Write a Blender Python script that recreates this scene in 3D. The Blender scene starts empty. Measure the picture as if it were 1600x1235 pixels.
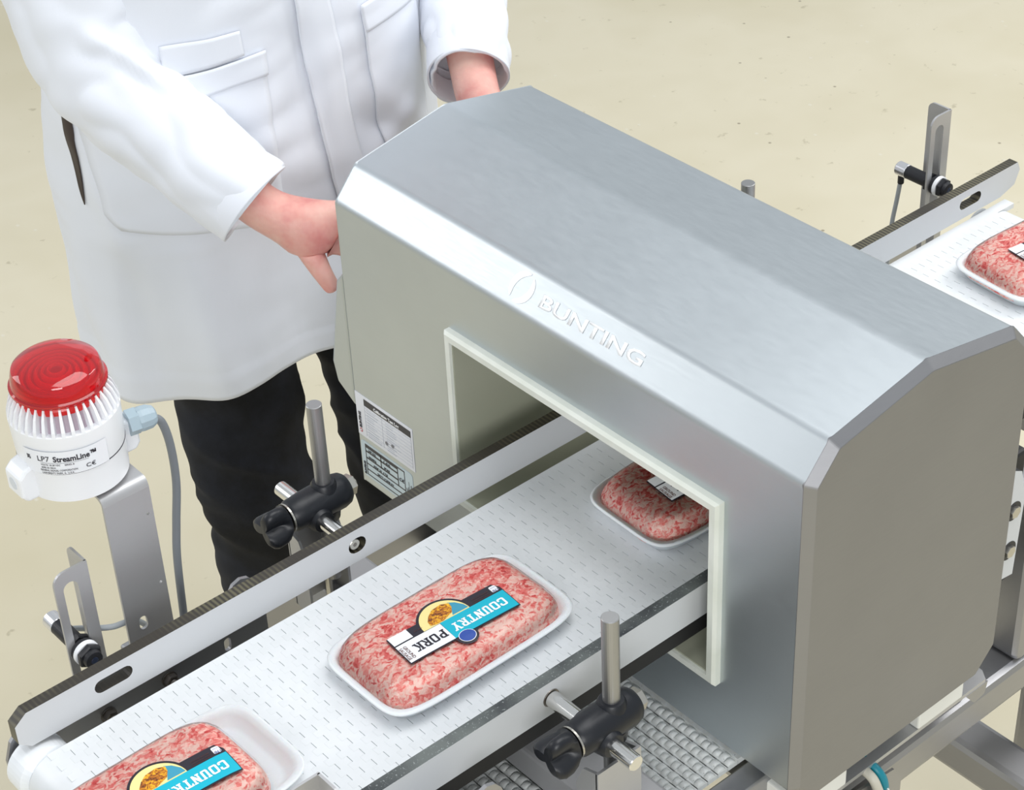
import bpy, bmesh, math, random
from mathutils import Vector, Matrix, noise
from mathutils.geometry import tessellate_polygon
from mathutils.bvhtree import BVHTree
random.seed(7)
PI = math.pi
S = bpy.context.scene
COL = S.collection

# ------------------------------------------------------------ camera, world, lights, exposure
cam_d = bpy.data.cameras.new('camera'); cam = bpy.data.objects.new('camera', cam_d); COL.objects.link(cam)
rt = Vector((0.75651433, -0.65269262, -0.04096844))
dn = Vector((-0.40839206, -0.42256741, -0.80910612))
fw = Vector((0.51078567, 0.62883156, -0.58623278))
M = Matrix(((rt.x, -dn.x, -fw.x, 0.0), (rt.y, -dn.y, -fw.y, -1.204875), (rt.z, -dn.z, -fw.z, 2.25), (0, 0, 0, 1)))
cam.matrix_world = M
cam_d.sensor_width = 36; cam_d.lens = 3222.79/1600*36
cam_d.clip_start = 0.05; cam_d.clip_end = 60
S.camera = cam
S.view_settings.view_transform = 'Standard'; S.view_settings.look = 'None'
S.view_settings.gamma = 1.0; S.view_settings.exposure = 0.0
try: S.view_settings.use_curve_mapping = False
except Exception: pass
w = bpy.data.worlds.new('room_light'); S.world = w; w.use_nodes = True
bg = w.node_tree.nodes['Background']; bg.inputs[0].default_value = (0.90, 0.955, 1.0, 1); bg.inputs[1].default_value = 0.60

def area(name, loc, target, sx, sy, power, col=(1, 1, 1)):
    d = bpy.data.lights.new(name, 'AREA'); d.shape = 'RECTANGLE'; d.size = sx; d.size_y = sy; d.energy = power; d.color = col
    o = bpy.data.objects.new(name, d); COL.objects.link(o)
    o.location = loc
    o.rotation_euler = (Vector(target)-Vector(loc)).to_track_quat('-Z', 'Y').to_euler()
    return o
area('softbox_left', (-1.9, 4.0, 3.2), (1.07, 0, 1.1), 2.6, 2.0, 52, (1.0, 0.99, 0.98))
area('right_floor_fill', (4.6, -0.6, 3.6), (3.0, 2.0, 0), 1.8, 1.8, 90, (1, 0.99, 0.96))  # added light, brightens the floor at the far right
area('ceiling_panel', (1.5, -0.2, 4.2), (1.2, 0.3, 0.6), 2.6, 2.0, 62, (1, 1, 1))
area('front_fill', (-1.0, -2.6, 2.1), (0.95, -0.2, 0.8), 1.6, 1.2, 48, (1, 1, 1))  # added fill from the camera side, lifts the return belt and near faces

# ------------------------------------------------------------ materials
def mat(name, col=(0.8, 0.8, 0.8), rough=0.5, metal=0.0, **kw):
    m = bpy.data.materials.new(name); m.use_nodes = True
    nt = m.node_tree; b = nt.nodes['Principled BSDF']
    b.inputs['Base Color'].default_value = (*col, 1); b.inputs['Roughness'].default_value = rough; b.inputs['Metallic'].default_value = metal
    for k, v in kw.items():
        b.inputs[k.replace('_', ' ')].default_value = v
    return m
def node(m, t, **kw):
    n = m.node_tree.nodes.new(t)
    for k, v in kw.items():
        if k in n.inputs.keys(): n.inputs[k].default_value = v
        else: setattr(n, k, v)
    return n
def link(m, a, b): m.node_tree.links.new(a, b)
def coords(m, scale=(1, 1, 1), kind='Object'):
    tc = node(m, 'ShaderNodeTexCoord'); mp = node(m, 'ShaderNodeMapping'); mp.inputs['Scale'].default_value = scale
    link(m, tc.outputs[kind], mp.inputs['Vector']); return mp.outputs[0]
def noisetex(m, vec, scale, detail=3, rough=0.5, dist=0):
    n = node(m, 'ShaderNodeTexNoise'); n.inputs['Scale'].default_value = scale; n.inputs['Detail'].default_value = detail
    n.inputs['Roughness'].default_value = rough; n.inputs['Distortion'].default_value = dist
    link(m, vec, n.inputs['Vector']); return n.outputs['Fac']
def ramp(m, fac, stops, interp='LINEAR'):
    r = node(m, 'ShaderNodeValToRGB'); cr = r.color_ramp; cr.interpolation = interp
    while len(cr.elements) < len(stops): cr.elements.new(0.5)
    for e, (p, c) in zip(cr.elements, stops):
        e.position = p; e.color = (*c, 1) if len(c) == 3 else c
    link(m, fac, r.inputs[0]); return r.outputs[0]
def mixc(m, fac, a, b, mode='MIX'):
    n = node(m, 'ShaderNodeMix'); n.data_type = 'RGBA'; n.blend_type = mode
    for s, v in ((n.inputs[0], fac), (n.inputs[6], a), (n.inputs[7], b)):
        if isinstance(v, (int, float)): s.default_value = v
        elif isinstance(v, tuple): s.default_value = (*v, 1)
        else: link(m, v, s)
    return n.outputs[2]
def bump(m, h, strength=0.3, dist=0.001):
    b = node(m, 'ShaderNodeBump'); b.inputs['Strength'].default_value = strength; b.inputs['Distance'].default_value = dist
    link(m, h, b.inputs['Height']); link(m, b.outputs[0], m.node_tree.nodes['Principled BSDF'].inputs['Normal'])
def setc(m, out, inp='Base Color'): link(m, out, m.node_tree.nodes['Principled BSDF'].inputs[inp])
def math_(m, op, a, b=0.0):
    n = node(m, 'ShaderNodeMath'); n.operation = op
    for s, v in ((n.inputs[0], a), (n.inputs[1], b)):
        if isinstance(v, (int, float)): s.default_value = v
        else: link(m, v, s)
    return n.outputs[0]
def srgb(r, g, b):
    f = lambda c: (c/255/12.92) if c/255 <= 0.04045 else ((c/255+0.055)/1.055)**2.4
    return (f(r), f(g), f(b))

def steel(name, col, r0, r1, scale=(3, 3, 60), metal=1.0):
    m = mat(name, col, r0, metal)
    f = noisetex(m, coords(m, scale), 14, 4, 0.6)
    g = noisetex(m, coords(m), 9, 3)
    setc(m, mixc(m, g, tuple(c*0.93 for c in col), tuple(min(1, c*1.05) for c in col)))
    rr = node(m, 'ShaderNodeMapRange'); rr.inputs[3].default_value = r0; rr.inputs[4].default_value = r1
    link(m, f, rr.inputs[0]); setc(m, rr.outputs[0], 'Roughness')
    bump(m, f, 0.04, 0.0004)
    return m
STEEL = steel('blasted_stainless', (0.575, 0.618, 0.645), 0.36, 0.48)
STEEL_SHADED = steel('blasted_stainless_shaded', (0.325, 0.325, 0.337), 0.42, 0.52)  # darkened copy of the steel: the near end's shade put into its colour
STEEL_B = steel('bent_sheet_steel', (0.56, 0.56, 0.57), 0.42, 0.56, metal=0.85)
STEEL_G = steel('satin_grey_steel_bar', (0.46, 0.46, 0.47), 0.45, 0.58, metal=0.45)
STEEL_D = steel('dull_frame_steel', (0.42, 0.42, 0.435), 0.38, 0.5)
POLISH = mat('polished_rod_steel', (0.78, 0.77, 0.75), 0.16, 1.0)
DULLROD = steel('dull_rod_steel', (0.42, 0.42, 0.42), 0.38, 0.5, (40, 40, 4))
BOLT = mat('plain_bolt_steel', (0.55, 0.53, 0.48), 0.3, 1.0)
DARKBOLT = mat('dark_bolt_steel', (0.25, 0.23, 0.21), 0.35, 1.0)

WHITE_FACE = mat('light_grey_laminate', srgb(205, 208, 211), 0.42)
f = noisetex(WHITE_FACE, coords(WHITE_FACE), 160, 3); bump(WHITE_FACE, f, 0.08, 0.0006)
RAIL_EDGE = mat('dark_laminate_edge', (0.03, 0.025, 0.018), 0.45)
v = coords(RAIL_EDGE, (1, 1, 1)); wv = node(RAIL_EDGE, 'ShaderNodeTexWave'); wv.inputs['Scale'].default_value = 62; wv.inputs['Distortion'].default_value = 1.2; wv.inputs['Detail'].default_value = 2
link(RAIL_EDGE, v, wv.inputs['Vector'])
n1 = noisetex(RAIL_EDGE, coords(RAIL_EDGE), 12, 3)
fx = math_(RAIL_EDGE, 'MULTIPLY', wv.outputs['Fac'], ramp(RAIL_EDGE, n1, [(0.38, (0.15, 0.15, 0.15)), (0.62, (1, 1, 1))]))
setc(RAIL_EDGE, ramp(RAIL_EDGE, fx, [(0.1, srgb(52, 48, 42)), (0.8, srgb(98, 94, 74))]))
RAIL_EDGE2 = mat('rough_dark_laminate_edge', (0.05, 0.06, 0.065), 0.5)
n1 = noisetex(RAIL_EDGE2, coords(RAIL_EDGE2), 380, 3, 0.7); n2 = noisetex(RAIL_EDGE2, coords(RAIL_EDGE2), 16, 3)
setc(RAIL_EDGE2, mixc(RAIL_EDGE2, ramp(RAIL_EDGE2, n1, [(0.60, (0, 0, 0)), (0.72, (1, 1, 1))]),
     ramp(RAIL_EDGE2, n2, [(0.35, srgb(46, 50, 54)), (0.62, srgb(98, 104, 102))]), srgb(165, 172, 172)))
bump(RAIL_EDGE2, n1, 0.5, 0.001)
BLACKP = mat('black_plastic', srgb(26, 27, 32), 0.45)
f = noisetex(BLACKP, coords(BLACKP), 300, 3); bump(BLACKP, f, 0.12, 0.0006)
BLACK = mat('matt_black', (0.012, 0.012, 0.013), 0.6)
CLAMPM = mat('navy_black_nylon', srgb(17, 20, 27), 0.40)
f = noisetex(CLAMPM, coords(CLAMPM), 260, 4); bump(CLAMPM, f, 0.15, 0.0008)
BELT = mat('white_acetal_belt', srgb(222, 226, 229), 0.30)
f = noisetex(BELT, coords(BELT, (1, 1, 1)), 18, 3)
setc(BELT, ramp(BELT, f, [(0.3, srgb(221, 225, 227)), (0.7, srgb(232, 235, 238))]))
BELT2 = mat('worn_white_belt_underside', srgb(214, 218, 218), 0.4)
f = noisetex(BELT2, coords(BELT2, kind='Generated'), 30, 4, 0.7)
g = noisetex(BELT2, coords(BELT2, (1, 1, 1)), 420, 2)
setc(BELT2, mixc(BELT2, ramp(BELT2, g, [(0.70, (0, 0, 0)), (0.75, (1, 1, 1))]), ramp(BELT2, f, [(0.3, srgb(206, 206, 198)), (0.7, srgb(226, 231, 234))]), srgb(70, 66, 62)))
BED = mat('grey_white_wear_bed', srgb(150, 152, 152), 0.6)
ROLLER = mat('white_roller_plastic', srgb(236, 240, 244), 0.3)
CREAM = mat('cream_liner_plastic', srgb(220, 224, 214), 0.42)
f = noisetex(CREAM, coords(CREAM), 24, 3); setc(CREAM, ramp(CREAM, f, [(0.3, srgb(212, 216, 205)), (0.7, srgb(226, 229, 221))]))
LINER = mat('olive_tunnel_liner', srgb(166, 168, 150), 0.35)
SPACER = mat('white_plastic_spacer', srgb(232, 232, 226), 0.5)
FOAM = mat('white_foam_tray', srgb(244, 245, 247), 0.45, Subsurface_Weight=0.15)
f = noisetex(FOAM, coords(FOAM), 700, 2); bump(FOAM, f, 0.08, 0.0004)
WHITEP = mat('white_housing_plastic', srgb(240, 242, 245), 0.32)
VENTIN = mat('mauve_grille_inside', srgb(176, 160, 172), 0.5)
RED = mat('red_lens', (0.90, 0.006, 0.018), 0.06, 0, Transmission_Weight=0.66, IOR=1.45, Coat_Weight=0.6)
RED_RIM = mat('red_lens_rim', (0.62, 0.01, 0.012), 0.18)
GLAND = mat('blue_grey_nylon', srgb(160, 178, 188), 0.4)
CABLE = mat('grey_cable_sheath', srgb(120, 125, 130), 0.45)
CABLE_L = mat('pale_grey_cable_sheath', srgb(172, 178, 182), 0.45)
CREAM_CABLE = mat('cream_cable_sheath', srgb(196, 192, 178), 0.45)
TEAL_CABLE = mat('teal_cable_sheath', srgb(10, 130, 148), 0.4)
SILVER = mat('silver_sensor_barrel', (0.78, 0.78, 0.8), 0.22, 0.9)
GLASS_D = mat('dark_sensor_lens', (0.02, 0.03, 0.06), 0.05)
PRINT_K = mat('black_print', srgb(34, 30, 42), 0.45)
PRINT_W = mat('white_print', srgb(240, 242, 246), 0.4)
PRINT_PW = mat('pure_white_print', (0.95, 0.95, 0.95), 0.5)
PRINT_T = mat('teal_print', srgb(0, 176, 200), 0.35)
PRINT_B = mat('blue_print', srgb(46, 78, 160), 0.35)
PRINT_R = mat('red_print', srgb(205, 60, 60), 0.5)
PRINT_BR = mat('brown_print', srgb(120, 62, 46), 0.5)
PRINT_G = mat('grey_print', srgb(190, 194, 204), 0.5)
PRINT_DG = mat('dark_grey_print', srgb(60, 58, 62), 0.5)
STICK = mat('white_sticker', srgb(236, 238, 246), 0.4)
STICK2 = mat('pale_blue_sticker', srgb(206, 222, 230), 0.4)
SKIN = mat('pink_skin', srgb(222, 160, 148), 0.5, 0, Subsurface_Weight=0.25)
SKIN.node_tree.nodes['Principled BSDF'].inputs['Subsurface Radius'].default_value = (0.02, 0.008, 0.005)
f = noisetex(SKIN, coords(SKIN), 16, 4, 0.6)
setc(SKIN, ramp(SKIN, f, [(0.32, srgb(232, 190, 176)), (0.55, srgb(220, 158, 148)), (0.72, srgb(204, 118, 116))]))
f = noisetex(SKIN, coords(SKIN), 130, 4, 0.6); bump(SKIN, f, 0.25, 0.002)
COAT = mat('white_cotton', srgb(229, 233, 241), 0.75, 0, Sheen_Weight=0.15)
f = noisetex(COAT, coords(COAT), 900, 2); bump(COAT, f, 0.12, 0.0005)
JEANS = mat('black_denim', srgb(14, 15, 20), 0.9)
f = noisetex(JEANS, coords(JEANS), 9, 5, 0.65)
setc(JEANS, ramp(JEANS, f, [(0.40, srgb(7, 8, 11)), (0.78, srgb(34, 38, 50))]))
f = noisetex(JEANS, coords(JEANS), 900, 2); bump(JEANS, f, 0.3, 0.0008)
LEATHER = mat('brown_black_leather', srgb(52, 40, 36), 0.55)
HAIR = mat('dark_brown_hair', srgb(50, 36, 28), 0.6)

MEAT = mat('minced_pork', (0.6, 0.1, 0.08), 0.32, 0, Subsurface_Weight=0.12)
MEAT.node_tree.nodes['Principled BSDF'].inputs['Subsurface Radius'].default_value = (0.006, 0.002, 0.0015)
vm = coords(MEAT, (0.75, 1.0, 1.0)); na = node(MEAT, 'ShaderNodeTexNoise'); na.inputs['Scale'].default_value = 90; na.inputs['Detail'].default_value = 2
link(MEAT, vm, na.inputs['Vector'])
vv = node(MEAT, 'ShaderNodeVectorMath'); vv.operation = 'MULTIPLY_ADD'; link(MEAT, na.outputs['Color'], vv.inputs[0]); vv.inputs[1].default_value = (0.016, 0.016, 0.016); link(MEAT, vm, vv.inputs[2])
vo = node(MEAT, 'ShaderNodeTexVoronoi'); vo.inputs['Scale'].default_value = 330; link(MEAT, vv.outputs[0], vo.inputs['Vector'])
sep = node(MEAT, 'ShaderNodeSeparateColor'); link(MEAT, vo.outputs['Color'], sep.inputs[0])
nb = noisetex(MEAT, vm, 150, 6, 0.72, 0.8); nc = noisetex(MEAT, vm, 24, 3)
f1 = math_(MEAT, 'ADD', math_(MEAT, 'MULTIPLY', sep.outputs[0], 0.38), math_(MEAT, 'MULTIPLY', nb, 0.85))
f1 = math_(MEAT, 'ADD', f1, math_(MEAT, 'MULTIPLY', nc, 0.50))
setc(MEAT, ramp(MEAT, f1, [(0.50, srgb(184, 36, 40)), (0.63, srgb(224, 72, 70)), (0.74, srgb(242, 130, 122)), (0.85, srgb(250, 178, 166)), (0.96, srgb(254, 216, 204))]))
bump(MEAT, nb, 0.7, 0.003)
FILM = bpy.data.materials.new('cling_film'); FILM.use_nodes = True
nt = FILM.node_tree
for n in list(nt.nodes): nt.nodes.remove(n)
out = nt.nodes.new('ShaderNodeOutputMaterial'); tr = nt.nodes.new('ShaderNodeBsdfTransparent'); gl = nt.nodes.new('ShaderNodeBsdfGlossy'); mx = nt.nodes.new('ShaderNodeMixShader'); fr = nt.nodes.new('ShaderNodeFresnel')
gl.inputs['Roughness'].default_value = 0.10; fr.inputs[0].default_value = 1.38
tcn = nt.nodes.new('ShaderNodeTexCoord'); mpn = nt.nodes.new('ShaderNodeMapping'); mpn.inputs['Scale'].default_value = (0.5, 5.0, 1)
nn = nt.nodes.new('ShaderNodeTexNoise'); nn.inputs['Scale'].default_value = 45; nn.inputs['Detail'].default_value = 5; nn.inputs['Distortion'].default_value = 1.5
bp = nt.nodes.new('ShaderNodeBump'); bp.inputs['Strength'].default_value = 1.0; bp.inputs['Distance'].default_value = 0.004
nt.links.new(tcn.outputs['Object'], mpn.inputs[0]); nt.links.new(mpn.outputs[0], nn.inputs['Vector']); nt.links.new(nn.outputs['Fac'], bp.inputs['Height'])
nt.links.new(bp.outputs[0], gl.inputs['Normal'])
mf = nt.nodes.new('ShaderNodeMath'); mf.operation = 'MULTIPLY'; mf.inputs[1].default_value = 0.95; nt.links.new(fr.outputs[0], mf.inputs[0]); mf.use_clamp = True; nt.links.new(mf.outputs[0], mx.inputs[0]); nt.links.new(tr.outputs[0], mx.inputs[1]); nt.links.new(gl.outputs[0], mx.inputs[2]); nt.links.new(mx.outputs[0], out.inputs[0])
FOOD = mat('printed_hash_brown_picture', (0.8, 0.5, 0.05), 0.4)
vf = coords(FOOD); fa = noisetex(FOOD, vf, 180, 5, 0.75, 1.0); fb = noisetex(FOOD, vf, 60, 3)
c1 = ramp(FOOD, fa, [(0.38, srgb(70, 36, 14)), (0.47, srgb(176, 96, 22)), (0.58, srgb(240, 180, 30)), (0.75, srgb(250, 214, 70))])
setc(FOOD, c1)
FOODBG = mat('printed_pale_plate', srgb(238, 222, 150), 0.4)

# floor: worn beige coating with specks and stains
FLOORM = mat('beige_coated_floor', srgb(212, 204, 178), 0.42)
v1 = coords(FLOORM)
a = noisetex(FLOORM, v1, 1.1, 4, 0.6); base = ramp(FLOORM, a, [(0.3, srgb(205, 196, 168)), (0.55, srgb(216, 208, 184)), (0.75, srgb(209, 200, 172))])
b_ = noisetex(FLOORM, v1, 26, 3, 0.6)
base = mixc(FLOORM, ramp(FLOORM, b_, [(0.66, (0, 0, 0)), (0.74, (0.45, 0.45, 0.45))]), base, srgb(150, 140, 112))
vo2 = node(FLOORM, 'ShaderNodeTexVoronoi'); vo2.inputs['Scale'].default_value = 9; vo2.inputs['Randomness'].default_value = 1; link(FLOORM, v1, vo2.inputs['Vector'])
base = mixc(FLOORM, ramp(FLOORM, vo2.outputs['Distance'], [(0.02, (0.7, 0.7, 0.7)), (0.045, (0, 0, 0))]), base, srgb(124, 112, 92))
vo3 = node(FLOORM, 'ShaderNodeTexVoronoi'); vo3.inputs['Scale'].default_value = 13; link(FLOORM, coords(FLOORM, (1.1, 0.9, 1)), vo3.inputs['Vector'])
base = mixc(FLOORM, ramp(FLOORM, vo3.outputs['Distance'], [(0.03, (0.6, 0.6, 0.6)), (0.07, (0, 0, 0))]), base, srgb(222, 218, 204))
setc(FLOORM, base); bump(FLOORM, b_, 0.1, 0.002)

# ------------------------------------------------------------ helpers
def setp(o, label=None, cat=None, group=None, kind=None):
    if label: o['label'] = label
    if cat: o['category'] = cat
    if group: o['group'] = group
    if kind: o['kind'] = kind
    return o
def thing(name, loc, label, cat, group=None):
    o = bpy.data.objects.new(name, None); o.empty_display_size = 0.05; COL.objects.link(o); o.location = loc
    return setp(o, label, cat, group)
def worigin(o):
    p = Vector((0, 0, 0))
    while o is not None: p = p+o.location; o = o.parent
    return p
def finish(name, me, m, parent=None, smooth=False, bevel=0, kind=None, label=None, origin=None):
    """verts of me are in world coordinates"""
    o = bpy.data.objects.new(name, me); COL.objects.link(o)
    if parent is not None:
        w0 = worigin(parent); o.parent = parent
    else: w0 = Vector((0, 0, 0))
    org = Vector(origin) if origin is not None else w0
    me.transform(Matrix.Translation(-org)); o.location = org-w0
    ms = m if isinstance(m, (list, tuple)) else [m]
    for mm in ms: me.materials.append(mm)
    if smooth:
        for p in me.polygons: p.use_smooth = True
    if bevel:
        b = o.modifiers.new('bevel', 'BEVEL'); b.width = bevel; b.segments = 2; b.limit_method = 'ANGLE'; b.angle_limit = math.radians(40)
    if kind: o['kind'] = kind
    if label: o['label'] = label
    return o
class MB:
    def __init__(s): s.v = []; s.f = []; s.mi = []; s.cur = 0
    def add(s, vs, fs):
        n = len(s.v); s.v += [tuple(p) for p in vs]
        for q in fs: s.f.append(tuple(i+n for i in q)); s.mi.append(s.cur)
        return s
    def box(s, x0, x1, y0, y1, z0, z1):
        vs = [(x, y, z) for z in (z0, z1) for y in (y0, y1) for x in (x0, x1)]
        return s.add(vs, [(0, 2, 3, 1), (4, 5, 7, 6), (0, 1, 5, 4), (2, 6, 7, 3), (0, 4, 6, 2), (1, 3, 7, 5)])
    def obox(s, p0, p1, w, h, up=(0, 0, 1)):
        p0 = Vector(p0); p1 = Vector(p1); d = (p1-p0).normalized(); r = d.cross(Vector(up)).normalized(); u = r.cross(d)
        vs = []
        for p in (p0, p1):
            for a, b in ((-1, -1), (1, -1), (1, 1), (-1, 1)): vs.append(p+r*a*w/2+u*b*h/2)
        return s.add(vs, [(0, 3, 2, 1), (4, 5, 6, 7), (0, 1, 5, 4), (1, 2, 6, 5), (2, 3, 7, 6), (3, 0, 4, 7)])
    def lathe(s, p0, axis, prof, seg=24, sx=1, rot=0):
        """prof: list of (distance along axis, radius)"""
        p0 = Vector(p0); d = Vector(axis).normalized(); r = d.orthogonal().normalized()
        if abs(d.z) > 0.9: r = Vector((1, 0, 0))
        u = d.cross(r); vs = []; fs = []
        for t, rad in prof:
            for i in range(seg):
                a = 2*PI*i/seg+rot; vs.append(p0+d*t+(r*math.cos(a)+u*math.sin(a))*rad)
        for k in range(len(prof)-1):
            for i in range(seg):
                j = (i+1) % seg; fs.append((k*seg+i, k*seg+j, (k+1)*seg+j, (k+1)*seg+i))
        fs.append(tuple(range(seg))[::-1]); fs.append(tuple((len(prof)-1)*seg+i for i in range(seg)))
        return s.add(vs, fs)
    def cyl(s, p0, p1, r, seg=20, ch=0.0):
        p0 = Vector(p0); p1 = Vector(p1); L = (p1-p0).length
        pr = [(0, r), (L, r)] if ch == 0 else [(0, r-ch), (ch, r), (L-ch, r), (L, r-ch)]
        return s.lathe(p0, p1-p0, pr, seg)
    def tube(s, pts, rad, seg=12, cap=True):
        P = [Vector(p) for p in pts]; n = len(P); R = rad if isinstance(rad, (list, tuple)) else [rad]*n
        vs = []; fs = []; up = None
        for i in range(n):
            t = (P[min(i+1, n-1)]-P[max(i-1, 0)]).normalized()
            up = t.orthogonal().normalized() if up is None else (up-t*up.dot(t)).normalized()
            q = t.cross(up)
            for k in range(seg):
                a = 2*PI*k/seg; vs.append(P[i]+(up*math.cos(a)+q*math.sin(a))*R[i])
        for i in range(n-1):
            for k in range(seg):
                j = (k+1) % seg; fs.append((i*seg+k, i*seg+j, (i+1)*seg+j, (i+1)*seg+k))
        if cap: fs.append(tuple(range(seg))[::-1]); fs.append(tuple((n-1)*seg+k for k in range(seg)))
        return s.add(vs, fs)
    def rings(s, rs, cap=True, closed=True):
        n = len(rs[0]); vs = [p for r in rs for p in r]; fs = []
        for i in range(len(rs)-1):
            for k in range(n if closed else n-1):
                j = (k+1) % n; fs.append((i*n+k, i*n+j, (i+1)*n+j, (i+1)*n+k))
        if cap: fs.append(tuple(range(n))[::-1]); fs.append(tuple((len(rs)-1)*n+k for k in range(n)))
        return s.add(vs, fs)
    def plate(s, outer, holes, O, U, V, thick, side=0, face=0):
        """2D outline (u,v) with holes, extruded both ways by thick/2 along U x V"""
        O = Vector(O); U = Vector(U).normalized(); V = Vector(V).normalized(); N = U.cross(V)
        loops = [outer]+list(holes)
        tris = tessellate_polygon([[Vector((a, b, 0)) for a, b in L] for L in loops])
        flat = [p for L in loops for p in L]; n = len(flat)
        vs = [O+U*a+V*b+N*thick/2 for a, b in flat]+[O+U*a+V*b-N*thick/2 for a, b in flat]
        fs = []
        for t in tris:
            a, b, c = [flat[i] for i in t]
            if (b[0]-a[0])*(c[1]-a[1])-(b[1]-a[1])*(c[0]-a[0]) < 0: t = (t[0], t[2], t[1])
            fs.append(tuple(t)); fs.append(tuple(i+n for i in reversed(t)))
        keep = s.cur; s.cur = face; s.add(vs, fs)
        base = len(s.v)-2*n; k0 = 0; s.cur = side
        for L in loops:
            m_ = len(L); ar = sum(L[i][0]*L[(i+1) % m_][1]-L[(i+1) % m_][0]*L[i][1] for i in range(m_))
            for i in range(m_):
                j = (i+1) % m_; q = (base+k0+i, base+k0+j, base+n+k0+j, base+n+k0+i)
                if (ar > 0) == (L is outer): q = q[::-1]
                s.f.append(q); s.mi.append(side)
            k0 += m_
        s.cur = keep
        return s
    def mesh(s, name='m', recalc=True):
        me = bpy.data.meshes.new(name); me.from_pydata([tuple(p) for p in s.v], [], s.f)
        for p, i in zip(me.polygons, s.mi): p.material_index = i
        if recalc:
            bm = bmesh.new(); bm.from_mesh(me); bmesh.ops.recalc_face_normals(bm, faces=bm.faces); bm.to_mesh(me); bm.free()
        return me
    def build(s, name, m, parent=None, **kw):
        return finish(name, s.mesh(name), m, parent, **kw)
def autosmooth(o, ang=35):
    me = o.data
    for p in me.polygons: p.use_smooth = True
    me.set_sharp_from_angle(angle=math.radians(ang))
    return o
def slot2d(cx, cy, L, W, n=8):
    """stadium, length L along u, width W"""
    r = W/2; h = L/2-r; pts = []
    for i in range(n+1):
        a = -PI/2+PI*i/n; pts.append((cx+h+r*math.cos(a), cy+r*math.sin(a)))
    for i in range(n+1):
        a = PI/2+PI*i/n; pts.append((cx-h+r*math.cos(a), cy+r*math.sin(a)))
    return pts
def vslot2d(cx, cy, L, W, n=8): return [(cx-(b-cy), cy+(a-cx)) for a, b in slot2d(cx, cy, L, W, n)]
def circ2d(cx, cy, r, n=20, ry=None): return [(cx+r*math.cos(2*PI*i/n), cy+(ry or r)*math.sin(2*PI*i/n)) for i in range(n)]
def rrect(x0, x1, y0, y1, r, n=6, rs=None):
    rs = rs or (r, r, r, r); out_ = []
    for (cx, cy, a0, rr) in ((x1, y0, -PI/2, rs[1]), (x1, y1, 0, rs[2]), (x0, y1, PI/2, rs[3]), (x0, y0, PI, rs[0])):
        if rr <= 0: out_.append((cx, cy)); continue
        ox = cx-rr if cx == x1 else cx+rr; oy = cy-rr if cy == y1 else cy+rr
        for i in range(n+1):
            a = a0+PI/2*i/n; out_.append((ox+rr*math.cos(a), oy+rr*math.sin(a)))
    return out_
def copy_tree(o, parent=None, loc=None, label=None):
    c = o.copy(); COL.objects.link(c); c.parent = parent
    if loc is not None: c.location = loc
    if label: c['label'] = label
    for ch in list(o.children): copy_tree(ch, c)
    return c

# text from the built-in font as a mesh; right/up give its frame, p = left end of the baseline
def text_mesh(s, h, wscale=1.0, bold=0.0, space=1.0, extr=0.0004, shear=0.0):
    cu = bpy.data.curves.new('t', 'FONT'); cu.body = s; cu.size = 1.0; cu.offset = bold; cu.extrude = 0; cu.resolution_u = 3; cu.space_character = space; cu.shear = shear
    o = bpy.data.objects.new('t', cu); COL.objects.link(o)
    dg = bpy.context.evaluated_depsgraph_get(); me = bpy.data.meshes.new_from_object(o.evaluated_get(dg))
    bpy.data.objects.remove(o); bpy.data.curves.remove(cu)
    k = h/0.729
    me.transform(Matrix.Diagonal((k*wscale, k, 1, 1)))
    bm = bmesh.new(); bm.from_mesh(me)
    r = bmesh.ops.extrude_face_region(bm, geom=bm.faces[:])
    for e in r['geom']:
        if isinstance(e, bmesh.types.BMVert): e.co.z += extr
    bmesh.ops.recalc_face_normals(bm, faces=bm.faces); bm.to_mesh(me); bm.free()
    return me
def frame(p, right, up):
    r = Vector(right).normalized(); u = Vector(up).normalized(); n = r.cross(u)
    return Matrix(((r.x, u.x, n.x, p[0]), (r.y, u.y, n.y, p[1]), (r.z, u.z, n.z, p[2]), (0, 0, 0, 1)))
def text(name, s, p, right, up, h, m, parent, fitw=None, **kw):
    me = text_mesh(s, h, **kw)
    if fitw:
        xs = [v.co.x for v in me.vertices]; k = fitw/(max(xs)-min(xs)); x0 = min(xs)
        for v in me.vertices: v.co.x = (v.co.x-x0)*k
    me.transform(frame(p, right, up))
    return finish(name, me, m, parent)
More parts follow.
